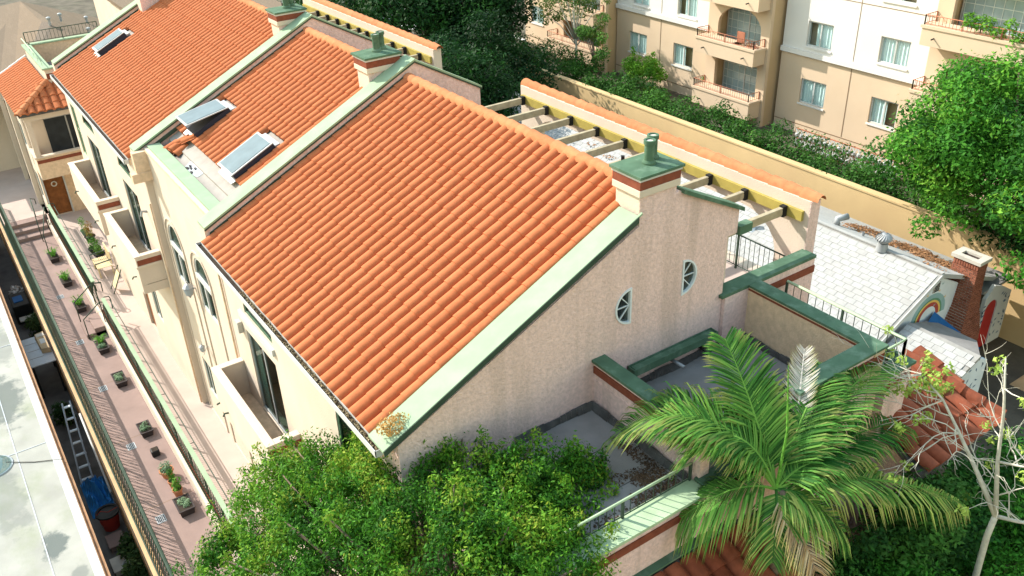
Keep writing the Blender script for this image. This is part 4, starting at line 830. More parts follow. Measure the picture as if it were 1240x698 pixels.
# fence and things beyond the far path
fg=thing('iron_gate','tall dark iron fence closing the far end of the path','gate',(1,54,0))
railing('fence_rail',[(-2,53.8,-.5),(3.1,53.8,-.5)],1.9,fg,step=.16,topw=.05,zlow=.15)
cp=thing('carport','low pale blue flat canopy beyond the iron gate','canopy',(1,60,0)); obj('canopy_top',B().box(-3,4.0,58.5,64,1.6,1.72),'sheet',cp)
for x in (-2.8,3.8): obj('canopy_post',B().box(x,x+.12,58.6,58.72,-.5,1.6),'galv',cp)
cw=thing('garden_wall','brownish low wall beyond the iron gate','wall',(0,57,0)); obj('wall_body',B().box(-3,3.9,56.4,56.6,-.56,1.0),'wallor',cw); obj('coping',B().box(-3,3.95,56.35,56.65,1.0,1.06),'brown',cw)
# =====================================================================  BROWN HOUSES (top left)
def planar(name,polys,m,par,th=.18):
    f=None
    for p in polys:
        n=len(p); b=B().add([tuple(q) for q in p]+[(q[0],q[1],q[2]-th) for q in p],[tuple(range(n)),tuple(range(2*n-1,n-1,-1))]+[(i,(i+1)%n,n+(i+1)%n,n+i) for i in range(n)]); obj(name,b,m,par)
bh=thing('brown_roofed_house','house with brown shingled hip roof and shaded valley at the top left','house',(7,58,-.5))
A_=(-6,50,4.3);
planar('roof_slope',[[(0,50.6,4.2),(3.6,50.4,4.2),(6.9,58.6,6.0),(6.9,66,6.0),(0,70,4.6)]],'brshingle',bh)
planar('valley_slope',[[(3.6,50.4,4.22),(5.0,51,4.25),(7.4,58.2,6.0),(6.9,58.6,6.02)]],'brshdark',bh)
planar('roof_slope',[[(5.0,51,4.25),(8.0,51.2,4.3),(9.0,52.6,4.75),(7.4,58.2,6.0)]],'brshingle',bh)
planar('roof_slope',[[(7.4,58.2,6.0),(9.0,52.6,4.75),(10.6,54,4.1),(11.6,66,4.1),(6.9,66,6.0),(6.9,58.6,6.02)]],'brshingle',bh)
obj('wall',B().box(-5,10.2,52.4,66,-.5,4.0),'cream',bh)
for x,y,z in ((7.2,57.8,6.0),(4.9,52.2,4.6),(8.2,60.5,5.6),(9.2,58.2,5.0),(10,63,4.7),(9.7,56.2,4.6)):
    v=obj('roof_vent',B().lathe((x,y,z-.1),[(.07,0),(.07,.35),(.13,.36),(.13,.46),(.05,.5)],8),'alu',bh)
obj('roof_hatch',B().box(4.3,4.7,51.6,52.0,4.4,4.75),'alu',bh)
pl_=thing('peach_garage','small peach coloured garage on the pale driveway behind the brown roof','garage',(12,60,-.5)); obj('wall',B().box(11.8,14.2,58,58.3,-.56,1.6),'aptpeach',pl_); obj('coping',B().box(11.7,14.3,57.95,58.35,1.6,1.7),'white',pl_)
dc=thing('dark_flat_roof','small dark grey flat roof beyond the brown roof','building',(12,66,-.5)); obj('roof',B().box(12.2,15,65,68,1.4,1.55),'felt',dc); obj('wall',B().box(12.4,14.8,65.2,67.8,-.56,1.4),'stone',dc)
# =====================================================================  WHITE SHINGLE HOUSE
WH=thing('white_shingle_house','neighbouring bungalow with a white shingle roof and rainbow mural gable','house',(22,12.5,0))
sl=.52; RX=24.1;RZ=3.75
def hz(x): return RZ-abs(x-RX)*sl
def hroof(y0,y1):
    obj('roof_deck',B().hexa([(20.6,y0,hz(20.6)-.15),(RX,y0,RZ-.15),(RX,y1,RZ-.15),(20.6,y1,hz(20.6)-.15),(20.6,y0,hz(20.6)-.012),(RX,y0,RZ-.012),(RX,y1,RZ-.012),(20.6,y1,hz(20.6)-.012)]),'shinglegap',WH)
    obj('roof_slope_far',B().hexa([(RX,y0,RZ-.15),(27.8,y0,hz(27.8)+.35),(27.8,y1,hz(27.8)+.35),(RX,y1,RZ-.15),(RX,y0,RZ),(27.8,y0,hz(27.8)+.5),(27.8,y1,hz(27.8)+.5),(RX,y1,RZ)]),'shingle',WH)
hroof(12.35,38)
def shingles(par,O,A,U,wd,ln,tw,ex,single,mask=None,m='shingle'):
    F=frame(O,A,U); L_=math.hypot(1,0); nr=int(ln/ex); nc=int(wd/tw)+1
    me=bpy.data.meshes.new('shingle'); g=.006; v=[(g,0,.0),(tw-g,0,0),(tw-g,ex*1.05,-.004),(g,ex*1.05,-.004),(g,0,.014),(tw-g,0,.014),(tw-g,ex*1.05,.002),(g,ex*1.05,.002)]
    me.from_pydata(v,[],[(4,5,6,7),(0,1,5,4),(1,2,6,5),(3,0,4,7)]); me.materials.append(M[m]); cells=[]
    v2=[(x if x<tw/2 else x-tw/2,y,z) for x,y,z in v]; mh=bpy.data.meshes.new('half_shingle'); mh.from_pydata(v2,[],[(4,5,6,7),(0,1,5,4),(1,2,6,5),(3,0,4,7)]); mh.materials.append(M[m])
    for j in range(nr):
        for i in range(nc):
            a=i*tw-(tw/2 if j%2 else 0)
            half=a<0 or a+tw>wd+.01
            if a<0: a=0
            if a+tw/2>wd+.05: continue
            if mask and not mask(a,j*ex): continue
            P=F@Vector((a,j*ex,0)); cells.append(((P-CAM).length,a,j,half))
    cells.sort(); V=[];Fc=[]
    for q,(dd,a,j,half) in enumerate(cells):
        L=F@Matrix.Translation((a,j*ex,random.uniform(0,.004)))@Matrix.Rotation(random.gauss(0,.004),4,'Z')
        if q<single: o=bpy.data.objects.new('shingle',mh if half else me); COL.objects.link(o); o.parent=par; o.matrix_world=L
        else:
            n=len(V); V+= [tuple(L@Vector(x)) for x in (v2 if half else v)]; Fc+= [tuple(k+n for k in f) for f in [(4,5,6,7),(0,1,5,4),(1,2,6,5),(3,0,4,7)]]
    if V:
        m2=bpy.data.meshes.new('shingles'); m2.from_pydata(V,[],Fc); m2.materials.append(M[m]); o=link('shingles',m2,par); o['kind']='stuff'
shingles(WH,(20.6,38,hz(20.6)),(0,-1,0),(1,0,sl),25.6,3.92,.36,.2,230)
obj('ridge_cap',B().box(RX-.07,RX+.07,12.35,38,RZ-.02,RZ+.03),'shingle',WH)
gw=obj('gable_wall',B(TY(12.5)).slab([(20.9,0),(26.6,0),(26.6,hz(26.6)-.16),(RX,RZ-.16),(20.9,hz(20.9)-.16)],[],-.15,0),'whitewall',WH)
obj('long_wall',B().box(20.9,21.05,12.66,38,0,2.0),'whitewall',WH)
slv=obj('barge_board',B().hexa([(20.6,12.33,hz(20.6)-.17),(RX,12.33,RZ-.17),(RX,12.36,RZ-.17),(20.6,12.36,hz(20.6)-.17),(20.6,12.33,hz(20.6)-.01),(RX,12.33,RZ-.01),(RX,12.36,RZ-.01),(20.6,12.36,hz(20.6)-.01)]),'white',WH)
# gable vent
gv=obj('gable_vent',B(TY(12.5)).box(24.0,24.3,.002,.03,3.02,3.42),'stone',WH)
for k in range(6): obj('louvre',B(TY(12.5)).box(24.02,24.28,.03,.045,3.05+.06*k,3.08+.06*k),'dark',gv)
# rainbow mural: painted bands, each a thin coat on the wall
cx,cz=24.02,2.12
for k,(r0,r1,m) in enumerate([(.74,.92,'rb'),(.66,.74,'rgr'),(.58,.66,'ry'),(.42,.58,'rr')]):
    n=16; po=[(cx+r1*1.0*math.cos(a),cz+r1*.92*math.sin(a)) for a in np.linspace(-.05,PI+.05,n)]+[(cx+r0*math.cos(a),cz+r0*.92*math.sin(a)) for a in np.linspace(PI+.05,-.05,n)]
    obj('mural_band',B(TY(12.5)).slab(po,[],.001,.004),m,gw)
for k in range(10):
    s=random.uniform(23.0,25.0);z=random.uniform(1.9,3.2); obj('mural_butterfly',B(TY(12.5)).slab([(s-.05,z+.03),(s,z),(s+.05,z+.04),(s+.03,z-.04),(s,z-.01),(s-.03,z-.04)],[],.0045,.007),'ry' if k%2 else 'rb',gw)
# turbine vent etc
tv=obj('turbine_vent',B().lathe((24.05,14.5,RZ+.0),[(.2,-.05),(.17,.12),(.17,.22)],16),'alu',WH,smooth='auto')
for k in range(18):
    a=2*PI*k/18; b=B(); pts=[]
    for q in np.linspace(0,1,7): r_=.10+.16*math.sin(PI*min(1,q*1.02)); aa=a+q*.7; pts.append((24.05+r_*math.cos(aa),14.5+r_*math.sin(aa),RZ+.22+.34*q))
    for p,q in zip(pts[:-1],pts[1:]):
        t_=Vector((-math.sin(a),math.cos(a),0))*.03; p=Vector(p);q=Vector(q); b.add([p-t_,p+t_,q+t_,q-t_],[(0,1,2,3)])
    obj('turbine_blade',b,'alu',tv,fixn=False)
obj('turbine_core',B().lathe((24.05,14.5,RZ+.22),[(.09,0),(.2,.1),(.21,.2),(.1,.33),(.02,.35)],14),'galv',tv,smooth=True)
for x,y,h,r_ in ((20.95+.2,16.4,.5,.11),(22.9,18.9,.42,.09),(24.9,15.8,.3,.05)):
    v=obj('vent_pipe',B().lathe((x,y,hz(x)-.05),[(r_,0),(r_,h),(r_*.8,h),(r_*.8,h-.1)],12),'galv',WH,smooth='auto'); obj('pipe_flashing',B().lathe((x,y,hz(x)-.06),[(r_*2.2,0),(r_*1.2,.12)],10),'whitewall',v)
v=obj('roof_camera_vent',B().tube([(24.95,16.9,RZ-.3),(24.95,16.9,RZ-.1),(25.3,16.75,RZ-.05)],.12,8),'alu',WH,smooth=True)
DL=[(.16,.07,.03),(.30,.14,.07),(.42,.22,.12)]
LC=[(25.9+random.gauss(0,.45),12.7+random.random()**1.3*4.2,0) for _ in range(60)]; LC=[(x,y,hz(x)*.0+ (RZ-(x-RX)*sl*1.0+ (x-RX)*.13)) for x,y,_ in LC]
tag(leaf_mesh('leaf_litter',LC,[(.3,.45,.03)]*60,5200,.13,DL,up=2.5,mt='litter'),'carpet of dry brown leaves on the far slope of the white roof','leaf litter',kind='stuff')
LC=[(24.0-random.random()*1.6,24+random.random()*6,0) for _ in range(14)]; LC=[(x,y,hz(x)+.03) for x,y,_ in LC]
tag(leaf_mesh('leaf_litter',LC,[(.25,.4,.02)]*14,260,.13,DL,up=2.5,mt='litter'),'patch of dry leaves on the white roof seen between the pergola beams','leaf litter',kind='stuff')
# lower extension roof
lw=obj('extension_roof',B().hexa([(19.6,10.0,1.2),(22.7,10.0,2.45),(22.7,12.3,2.45),(19.6,12.3,1.2),(19.6,10.0,1.3),(22.7,10.0,2.56),(22.7,12.3,2.56),(19.6,12.3,1.3)]),'shinglegap',WH)
shingles(lw,(19.6,12.3,1.315),(0,-1,0),(3.1,0,1.26),2.3,3.34,.36,.2,70)
obj('extension_roof_far',B().hexa([(22.7,10.0,2.4),(24.2,10.9,1.9),(24.2,12.4,1.9),(22.7,12.3,2.4),(22.7,10.0,2.5),(24.2,10.9,2.0),(24.2,12.4,2.0),(22.7,12.3,2.5)]),'felt',WH)
ew=obj('extension_wall',B(TY(10.2)).slab([(20.3,0),(23.6,0),(23.6,1.95),(22.7,2.38),(20.3,1.45)],[],-.15,0),'whitewall',WH)
mb=B(TY(10.2))
for k in range(26):
    s=random.uniform(21.4,23.5);z=random.uniform(.4,1.9);a=random.uniform(0,PI); q=.09; mb.slab([(s+q*math.cos(a),z+q*math.sin(a)),(s+.35*q*math.cos(a+1.6),z+.35*q*math.sin(a+1.6)),(s-q*math.cos(a),z-q*math.sin(a)),(s+.35*q*math.cos(a-1.6),z+.35*q*math.sin(a-1.6))],[],.001,.004)
obj('mural_leaves',mb,'mural',ew,kind='stuff')
nt_=thing('blue_tarp','dark blue tarp draped in the corner between the gable and brick chimney','tarp',(24,11.9,1.8)); obj('tarp_sheet',B().hexa([(23.4,12.2,2.0),(25.2,11.2,1.1),(25.3,11.5,1.1),(24.3,12.45,2.2),(23.4,12.2,2.06),(25.2,11.2,1.16),(25.3,11.5,1.16),(24.3,12.45,2.26)]),'navy',nt_)
# brick chimney
bc=obj('brick_chimney',B(),'mortar',WH) if False else None
def rectat(z):
    zz=[0,1.1,2.1,2.9,3.75]; X0=[24.9,24.95,25.35,25.45,25.47]; X1=[26.25,26.2,26.05,26.0,25.98]; Y0=[11.75,11.8,11.95,12.0,12.0]; Y1=[12.5,12.5,12.6,12.85,12.85]
    return [float(np.interp(z,zz,a)) for a in (X0,X1,Y0,Y1)]
b=B(); 
zs=[0,1.1,2.1,2.9,3.75]
for z0,z1 in zip(zs[:-1],zs[1:]):
    a=rectat(z0);c=rectat(z1); i=.02; b.hexa([(a[0]+i,a[2]+i,z0),(a[1]-i,a[2]+i,z0),(a[1]-i,a[3],z0),(a[0]+i,a[3],z0),(c[0]+i,c[2]+i,z1),(c[1]-i,c[2]+i,z1),(c[1]-i,c[3],z1),(c[0]+i,c[3],z1)])
bc=obj('brick_chimney',b,'mortar',WH); b=B(); z=.0;k=0
while z<3.72:
    x0,x1,y0,y1=rectat(z); h=.082; sold=z>3.5; bw=.23 if not sold else .085
    s=-(bw/2 if k%2 and not sold else 0)
    y=y0+s
    hh=h if not sold else .2
    while y<y1-.03: b.box(x0-.002-(.02 if sold else 0),x0+.03,max(y,y0),min(y+bw-.02,y1),z,z+hh-.02); y+=bw
    x=x0+s
    while x<x1-.03: b.box(max(x,x0)+.001,min(x+bw-.02,x1),y0-.002-(.02 if sold else 0),y0+.03,z+.0005,z+hh-.0205); x+=bw
    z+=hh;k+=1
obj('bricks',b,'brick',bc,kind='stuff')
x0,x1,y0,y1=rectat(3.75)
obj('crown',B().slab([(x0-.07,y0-.07),(x1+.07,y0-.07),(x1+.07,y1+.07),(x0-.07,y1+.07)],[[(x0+.1,y0+.14),(x1-.1,y0+.14),(x1-.1,y1-.14),(x0+.1,y1-.14)]],3.72,3.84) if False else B(lambda s,d,z:(s,z,d)).slab([(x0-.07,y0-.07),(x1+.07,y0-.07),(x1+.07,y1+.07),(x0-.07,y1+.07)],[[(x0+.12,y0+.14),(x1-.12,y0+.14),(x1-.12,y1-.14),(x0+.12,y1-.14)]],3.72,3.84),'stone',bc)
obj('flue_opening',B().box(x0+.1,x1-.1,y0+.12,y1-.12,3.74,3.76),'sunk',bc)  # dark plate coloured as the shade down the flue
# red door porch
rd=thing('painted_shed','little white shed wall with painted leaf vines and a red arched door','shed',(27,12,0))
doorp=[(26.62,0),(27.34,0),(27.34,1.55)]+[(26.98+.36*math.cos(a),1.55+.35*math.sin(a)) for a in np.linspace(0,PI,9)][1:]
obj('front_wall',B(TY(12.0)).slab([(26.5,0),(28.1,0),(28.1,1.9),(27.5,2.25),(26.9,2.5),(26.5,2.1)],[doorp[::-1] if False else doorp],-.12,0),'white',rd)
dd=obj('door',B(TY(12.0)).slab(doorp,[],-.09,-.04),'reddoor',rd); obj('door_knob',B().lathe((27.28,11.98,.9),[(.03,0),(.03,.05)],8),'alu',dd)
mb=B(TY(12.0))
for k in range(40):
    s=random.choice([random.uniform(26.5,26.6),random.uniform(27.4,28.05)]);z=random.uniform(.1,2.0);a=random.uniform(0,PI);q=.09; mb.slab([(s+q*math.cos(a),z+q*math.sin(a)),(s+.4*q*math.cos(a+1.6),z+.4*q*math.sin(a+1.6)),(s-q*math.cos(a),z-q*math.sin(a)),(s+.4*q*math.cos(a-1.6),z+.4*q*math.sin(a-1.6))],[],.001,.004)
obj('mural_leaves',mb,'mural',rd,kind='stuff'); obj('side_wall',B().box(28.0,28.1,12.1,14,0,1.9),'white',rd); obj('roof',B().box(26.45,28.15,12.1,14,2.25,2.35),'felt',rd)
mt_=thing('yellow_mat','ochre mat on the dark yard ground at the right edge','mat',(28,10,-.5)); obj('mat_sheet',B().box(26.6,28.4,9.2,10.6,-.558,-.54),'wallor',mt_)
struct('yard',B().box(20,29,4,12.4,-.559,-.545),'ground')
# =====================================================================  YELLOW WALL, HEDGE, APARTMENTS
yw=thing('yellow_wall','tall yellow stucco garden wall behind the white bungalow','wall',(29,20,-.5)); obj('wall_body',B().box(29,29.25,8,50,-1,2.92),'yellow',yw); obj('coping',B().box(28.96,29.3,8,50,2.921,2.99),'yellow',yw)
struct('terrace_garden',B().box(29.25,36,8,60,-.9,1.15),'ground')
HG=[(.02,.06,.012),(.04,.13,.02),(.09,.22,.03)]
hc_=[];hr=[]
for y in np.arange(12,50,.4):
    for q in range(7): hc_.append((30.5+random.uniform(-.95,1.5),y+random.uniform(-.25,.25),2.7+random.uniform(-.8,.45)+(.3 if 38<y else 0))); hr.append((.5,.5,.42))
hg=thing('hedge','long dark green hedge along the top of the yellow wall','hedge',(30,30,1.1)); leaf_mesh('foliage',hc_,hr,52000,.15,HG,parent=hg,up=.8)
obj('hedge_stems',B().box(29.6,30.6,12,50,1.1,1.9),'bark',hg)
for k,(y,zt,l) in enumerate([(38.6,3.3,'leafy climber on the peach wall, left of two'),(36.9,3.3,'leafy climber on the peach wall with a spiky top, right of two')]):
    t=thing('wall_climber',l,'climbing plant',(34.5,y,1.15)); cs=[(34.7+random.uniform(-.3,.3),y+random.gauss(0,.35),1.2+random.random()*1.9) for _ in range(16)]+[(34.7,y+.1,3.0+.25*i) for i in range(3)]; leaf_mesh('foliage',cs,[.38]*16+[.14]*3,2600,.15,[(.06,.2,.02),(.14,.34,.03),(.28,.45,.06)],parent=t); obj('stem',B().tube([(34.7,y,1.15),(34.7,y,3)],.03,5),'bark',t)
t=thing('wall_climber','thin sparse creeper on the peach wall below the lower balcony','climbing plant',(35,34,1.15)); leaf_mesh('foliage',[(35.7,33.9,1.5+.35*i) for i in range(4)],[.2]*4,160,.16,HG,parent=t); obj('stem',B().tube([(35.8,33.9,1.15),(35.8,33.9,2.8)],.02,5),'bark',t)
# white flowered lattice fence
tr_=thing('lattice_fence','ornate white and rust lattice fence standing above the hedge','fence',(33.8,24,1.15))
for z in (1.25,1.72,2.18): obj('rail',B().box(34.2,34.25,20.5,26.2,z,z+.045),'rustrail',tr_)
b=B();c_=B()
for i,y in enumerate(np.arange(20.6,26.1,.27)):
    for z0 in (1.28,1.76):
        b.bar((34.19,y,z0),(34.19,y+.2,z0+.42),.03,.06); b.bar((34.19,y+.2,z0),(34.19,y,z0+.42),.03,.05)
        c_.lathe((34.12,y+.1,z0+.12),[(.02,0),(.09,.02),(.08,.12),(.02,.15)],7)
obj('lattice_bars',b,'white',tr_,kind='stuff'); obj('blossom_knobs',c_,'white',tr_,kind='stuff')
AP=thing('apartment_building','three-storey peach and white apartment block with balconies','building',(36,30,1.1))
def bands(y0,y1,holes):
    lo=[h for h in holes if h[3]<5.2]; hi=[h for h in holes if h[2]>5.2]
    obj('lower_wall',B(TX(36)).slab(rect(y0,y1,-1,5.1),[rect(*h) for h in lo],-.3,0),'aptpeach',AP)
    obj('upper_wall',B(TX(36)).slab(rect(y0,y1,5.1,13),[rect(*h) for h in hi],-.3,0),'aptwhite',AP)
    bb=obj('string_course',B(TX(36)).box(y0,y1,.001,.14,5.1,5.34),'aptwhite',AP)
    obj('course_shadow_strip',B(TX(36)).box(y0,y1,.001,.02,5.05,5.09),'groove',AP)  # dark strip paints the shadow line below the string course
    obj('wall_joint',B(TX(36)).box(y0,y1,.001,.012,1.62,1.66),'groove',AP); obj('wall_joint',B(TX(36)).box(y0,y1,.001,.012,8.02,8.05),'groove',AP)
    for k,h in enumerate(holes):
        mid=(h[0]+h[1])/2; window(AP,TX(36),rect(*h),nv=1,nh=0,curt=(mid-.1,h[1]) if (k%3)==1 else ((h[0],h[1]) if k%3==0 else (h[0],mid+.3)),inset=.07,t=.075,glass='clearglass',fold=.055)
        obj('window_sill',B(TX(36)).box(h[0]-.05,h[1]+.05,.001,.06,h[2]-.08,h[2]-.005),'aptwhite',AP)
bands(33.5,41.7,[(39.0,40.55,2.72,3.92),(35.2,36.76,2.72,3.95),(35.1,36.6,5.53,6.75),(38.9,40.3,5.53,6.75),(35.1,36.6,8.4,9.6),(38.9,40.3,8.4,9.6)])
bands(20.9,29.1,[(26.2,27.7,2.75,3.98),(22.25,23.68,2.78,4.03),(26.25,27.7,5.57,6.78),(22.2,23.7,5.62,6.8),(22.3,23.9,8.35,9.5),(26.2,27.7,8.35,9.5)])
bands(46.8,51.4,[(49.3,50.68,2.65,3.8)]); 
gd=obj('garage_door',B(TX(36)).box(49.3,51.0,.002,.03,.1,1.15),'dark',AP)
for y in (37.85,24.95): obj('wall_joint',B(TX(36)).box(y-.02,y+.02,.001,.012,1.7,5.04),'groove',AP); obj('wall_joint',B(TX(36)).box(y-.015,y+.015,.001,.01,5.36,12),'groove',AP)
obj('core',B().box(36.5,48,12,51.4,-1,13),'apttan',AP)
def bay(y0,y1,xw=35.2,left_yel=True,lv=((1.66,2.6),(4.42,5.27),(7.1,8.0)),arched=True):
    # recessed loggias with projecting balconies; wall plane at xw
    ym0,ym1=y0+.55,y1-.35; holes=[]
    holes.append(rect(ym0,ym1-.35,2.0,4.15)); n=12; c=(ym0+ym1-.35)/2; r_=(ym1-.35-ym0)/2
    holes.append([(ym0,4.8),(ym1-.35,4.8),(ym1-.35,5.9)]+[(c+r_*math.cos(a),5.9+1.0*math.sin(a)) for a in np.linspace(0,PI,n)][1:])
    holes.append(rect(ym0,ym1-.35,7.6,9.6))
    obj('bay_wall',B(TX(xw)).slab(rect(y0,y1,-1,13),holes,-.2,0),'apttan' if False else 'aptpeach',AP)
    obj('bay_return',B().box(xw+.2,36.5,y0,y0+.1,-1,13),'apttan',AP); obj('bay_return',B().box(xw+.2,36.3,y1-.1,y1,-1,13),'aptyel',AP)
    for z0,z1 in lv:
        xb=xw-.85
        f=obj('balcony',B().box(xb,xw-.002,y0+.15,y1-.0,z0,z1-.12),'aptpeach',AP,bev=.01); obj('balcony_cap',B().box(xb-.05,xw-.002,y0+.1,y1+.05,z1-.119,z1),'aptpeach',f)
        rr_=railing('balcony_rail',[(xw-.03,y1-.05,z1),(xb+.05,y1-.05,z1),(xb+.05,y0+.25,z1),(xw-.03,y0+.25,z1)],.42,f,mt='rustrail',step=.15,topw=.035,r=.011,zlow=.05) if False else None
        # rail tied to the apartment as a part
        rr_=railing('balcony_rail',[(xw-.03,y1-.05,z1),(xb+.05,y1-.05,z1),(xb+.05,y0+.25,z1),(xw-.03,y0+.25,z1)],.40,AP,mt='rustrail',step=.15,topw=.035,r=.011,zlow=.05)
        for yy in (y0+.8,y1-.6): obj('spout',B().tube([(xb+.01,yy,z0+.35),(xb-.18,yy,z0+.33)],.03,6),'black',f)
        dz=z1-.1; sd=obj('sliding_door',B().box(xw+.9,xw+.95,ym0,ym1-.2,z1-.4,z1+1.6),'skyglass',AP)
        for yy in (ym0,(ym0+ym1)/2-.1,ym1-.24): obj('frame',B().box(xw+.86,xw+.899,yy,yy+.06,z1-.4,z1+1.6),'white',sd)
        fr=B()
        for zz in np.arange(z1-.1,z1+1.5,.4): fr.box(xw+.87,xw+.895,ym0,ym1-.2,zz,zz+.025)
        for yy in np.arange(ym0+.35,ym1-.2,.4): fr.box(xw+.872,xw+.893,yy,yy+.02,z1-.4,z1+1.6)
        obj('glazing_bar',fr,'curtain',sd); obj('loggia_floor',B().box(xw+.2,xw+1.0,y0+.1,y1-.1,z1-.6,z1-.5),'apttan',AP); obj('loggia_side',B().box(xw+.2,xw+1.1,ym1-.1,ym1,z1-.5,z1+2),'apttan',AP)
bay(29.3,33.45); bay(41.8,46.7,lv=((1.75,2.66),(4.1,4.9),(7,7.9))); bay(12.5,20.85,lv=((1.7,2.6),(4.5,5.4),(7.28,8.1)))
for s,x,y,z,l in ((1,34.75,30.9,5.27,'rust-red patio chair on the arched upper balcony'),):
    t=thing('patio_chair',l,'chair',(x,y,z-.4)); obj('seat',B().box(x-.2,x+.2,y-.25,y+.25,z-.05,z),'rustrail',t); obj('backrest',B().box(x+.18,x+.22,y-.25,y+.25,z,z+.55),'rustrail',t)
    for dx in (-.18,.18):
        for dy in (-.22,.22): obj('leg',B().box(x+dx-.02,x+dx+.02,y+dy-.02,y+dy+.02,z-.12,z-.051),'rustrail',t)
t=thing('balcony_flowers','mixed potted flowers crowding the corner of the arched balcony','flowers',(34.6,29.8,5.2)); leaf_mesh('foliage',[(34.75,29.7+.2*i,5.35) for i in range(5)],[.16]*5,300,.09,[(.1,.2,.05),(.4,.1,.08),(.6,.5,.4),(.2,.15,.35)],parent=t); obj('pot',B().lathe((34.75,30.1,5.15),[(.12,0),(.15,.15)],10),'terra',t)
t=thing('balcony_plant','tall leafy plant spilling over the top right balcony rail','plant',(34.5,19,8)); leaf_mesh('foliage',[(34.5,19.0-.4*i,8.2+random.random()*.5) for i in range(6)],[.3]*6,700,.16,[(.08,.25,.02),(.2,.4,.05)],parent=t); obj('stem',B().tube([(34.5,18.5,8),(34.5,18.5,8.6)],.03,5),'bark',t)
# buildings and greenery past the left end of the apartment
fb=thing('far_building','pale grey-roofed house behind the dark trees at the top edge','house',(28,70,-.5)); obj('wall',B().box(20,34,74,84,-.56,2.6),'cream',fb); obj('roof',B().box(19.6,34.4,73.6,84.4,2.6,2.85),'sheet',fb)
for x in (22,24.5,27,29.5): w_=obj('window',B(TY(74)).box(x,x+1.2,.002,.05,.6,1.8),'white',fb); obj('pane',B(TY(74)).box(x+.1,x+1.1,.05,.06,.7,1.7),'dark',w_)
# =====================================================================  TREES
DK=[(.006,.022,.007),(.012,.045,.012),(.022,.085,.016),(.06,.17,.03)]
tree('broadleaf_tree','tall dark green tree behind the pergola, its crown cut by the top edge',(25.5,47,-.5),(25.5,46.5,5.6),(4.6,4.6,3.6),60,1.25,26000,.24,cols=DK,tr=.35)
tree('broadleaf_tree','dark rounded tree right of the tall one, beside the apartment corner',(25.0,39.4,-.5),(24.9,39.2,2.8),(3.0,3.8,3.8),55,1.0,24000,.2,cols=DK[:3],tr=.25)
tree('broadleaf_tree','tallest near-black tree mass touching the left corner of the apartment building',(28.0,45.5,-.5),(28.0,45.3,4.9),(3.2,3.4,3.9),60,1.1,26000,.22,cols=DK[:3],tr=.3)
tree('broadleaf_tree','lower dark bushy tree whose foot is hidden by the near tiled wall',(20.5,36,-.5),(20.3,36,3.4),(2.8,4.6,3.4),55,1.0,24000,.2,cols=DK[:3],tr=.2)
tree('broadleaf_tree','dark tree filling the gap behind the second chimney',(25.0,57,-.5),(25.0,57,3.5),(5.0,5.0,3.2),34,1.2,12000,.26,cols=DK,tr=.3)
tree('orange_shrub_tree','small orange-brown leafed tree between the dark tree and apartment',(31,50,-.5),(31,50,1.9),(.9,1.2,1.2),10,.5,1600,.16,cols=[(.30,.12,.03),(.45,.20,.05),(.2,.2,.04)],tr=.08)
tree('broadleaf_tree','bright green tree at the very top edge left of the dark crown',(15.5,52,-.5),(15.5,52,2.0),(2.2,2.2,1.6),16,.7,3500,.2,cols=[(.06,.2,.02),(.2,.4,.05)],tr=.15)
# slender tree by the apartment
st=tree('slender_tree','slender airy tree with sparse olive leaves in front of the peach block',(32.0,40.6,1.1),(32.2,41.2,5.6),(1.7,2.6,2.5),34,.42,3300,.17,cols=[(.05,.11,.03),(.12,.20,.05),(.34,.32,.10)],tr=.1,bark='palebark',limbs=16)
tree('slender_tree','second slender sparse tree just right of the airy one, against the balcony bay',(31.6,38.3,1.1),(31.8,38.9,4.3),(1.0,1.2,1.9),16,.36,1500,.17,cols=[(.05,.14,.03),(.12,.26,.05),(.25,.3,.08)],tr=.07,limbs=9)
# right tree
RT=[(.015,.06,.010),(.035,.14,.018),(.07,.24,.022),(.20,.40,.04)]
tree('broadleaf_tree','large bright green leafy tree at the right edge in front of the apartments',(29.6,13.6,-.5),(29.1,12.9,5.3),(3.4,5.0,4.3),200,.85,85000,.17,cols=RT,tr=.3,up=.55)
# dark under-planting at right
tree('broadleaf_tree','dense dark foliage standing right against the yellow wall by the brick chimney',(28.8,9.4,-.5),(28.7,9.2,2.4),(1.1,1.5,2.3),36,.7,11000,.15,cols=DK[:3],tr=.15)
tree('broadleaf_tree','shaded dark tree below the bright one, behind the red door shed',(30.2,11.6,-.5),(29.6,11.2,3.0),(2.2,3.0,2.6),40,.8,14000,.16,cols=DK[:3],tr=.15)
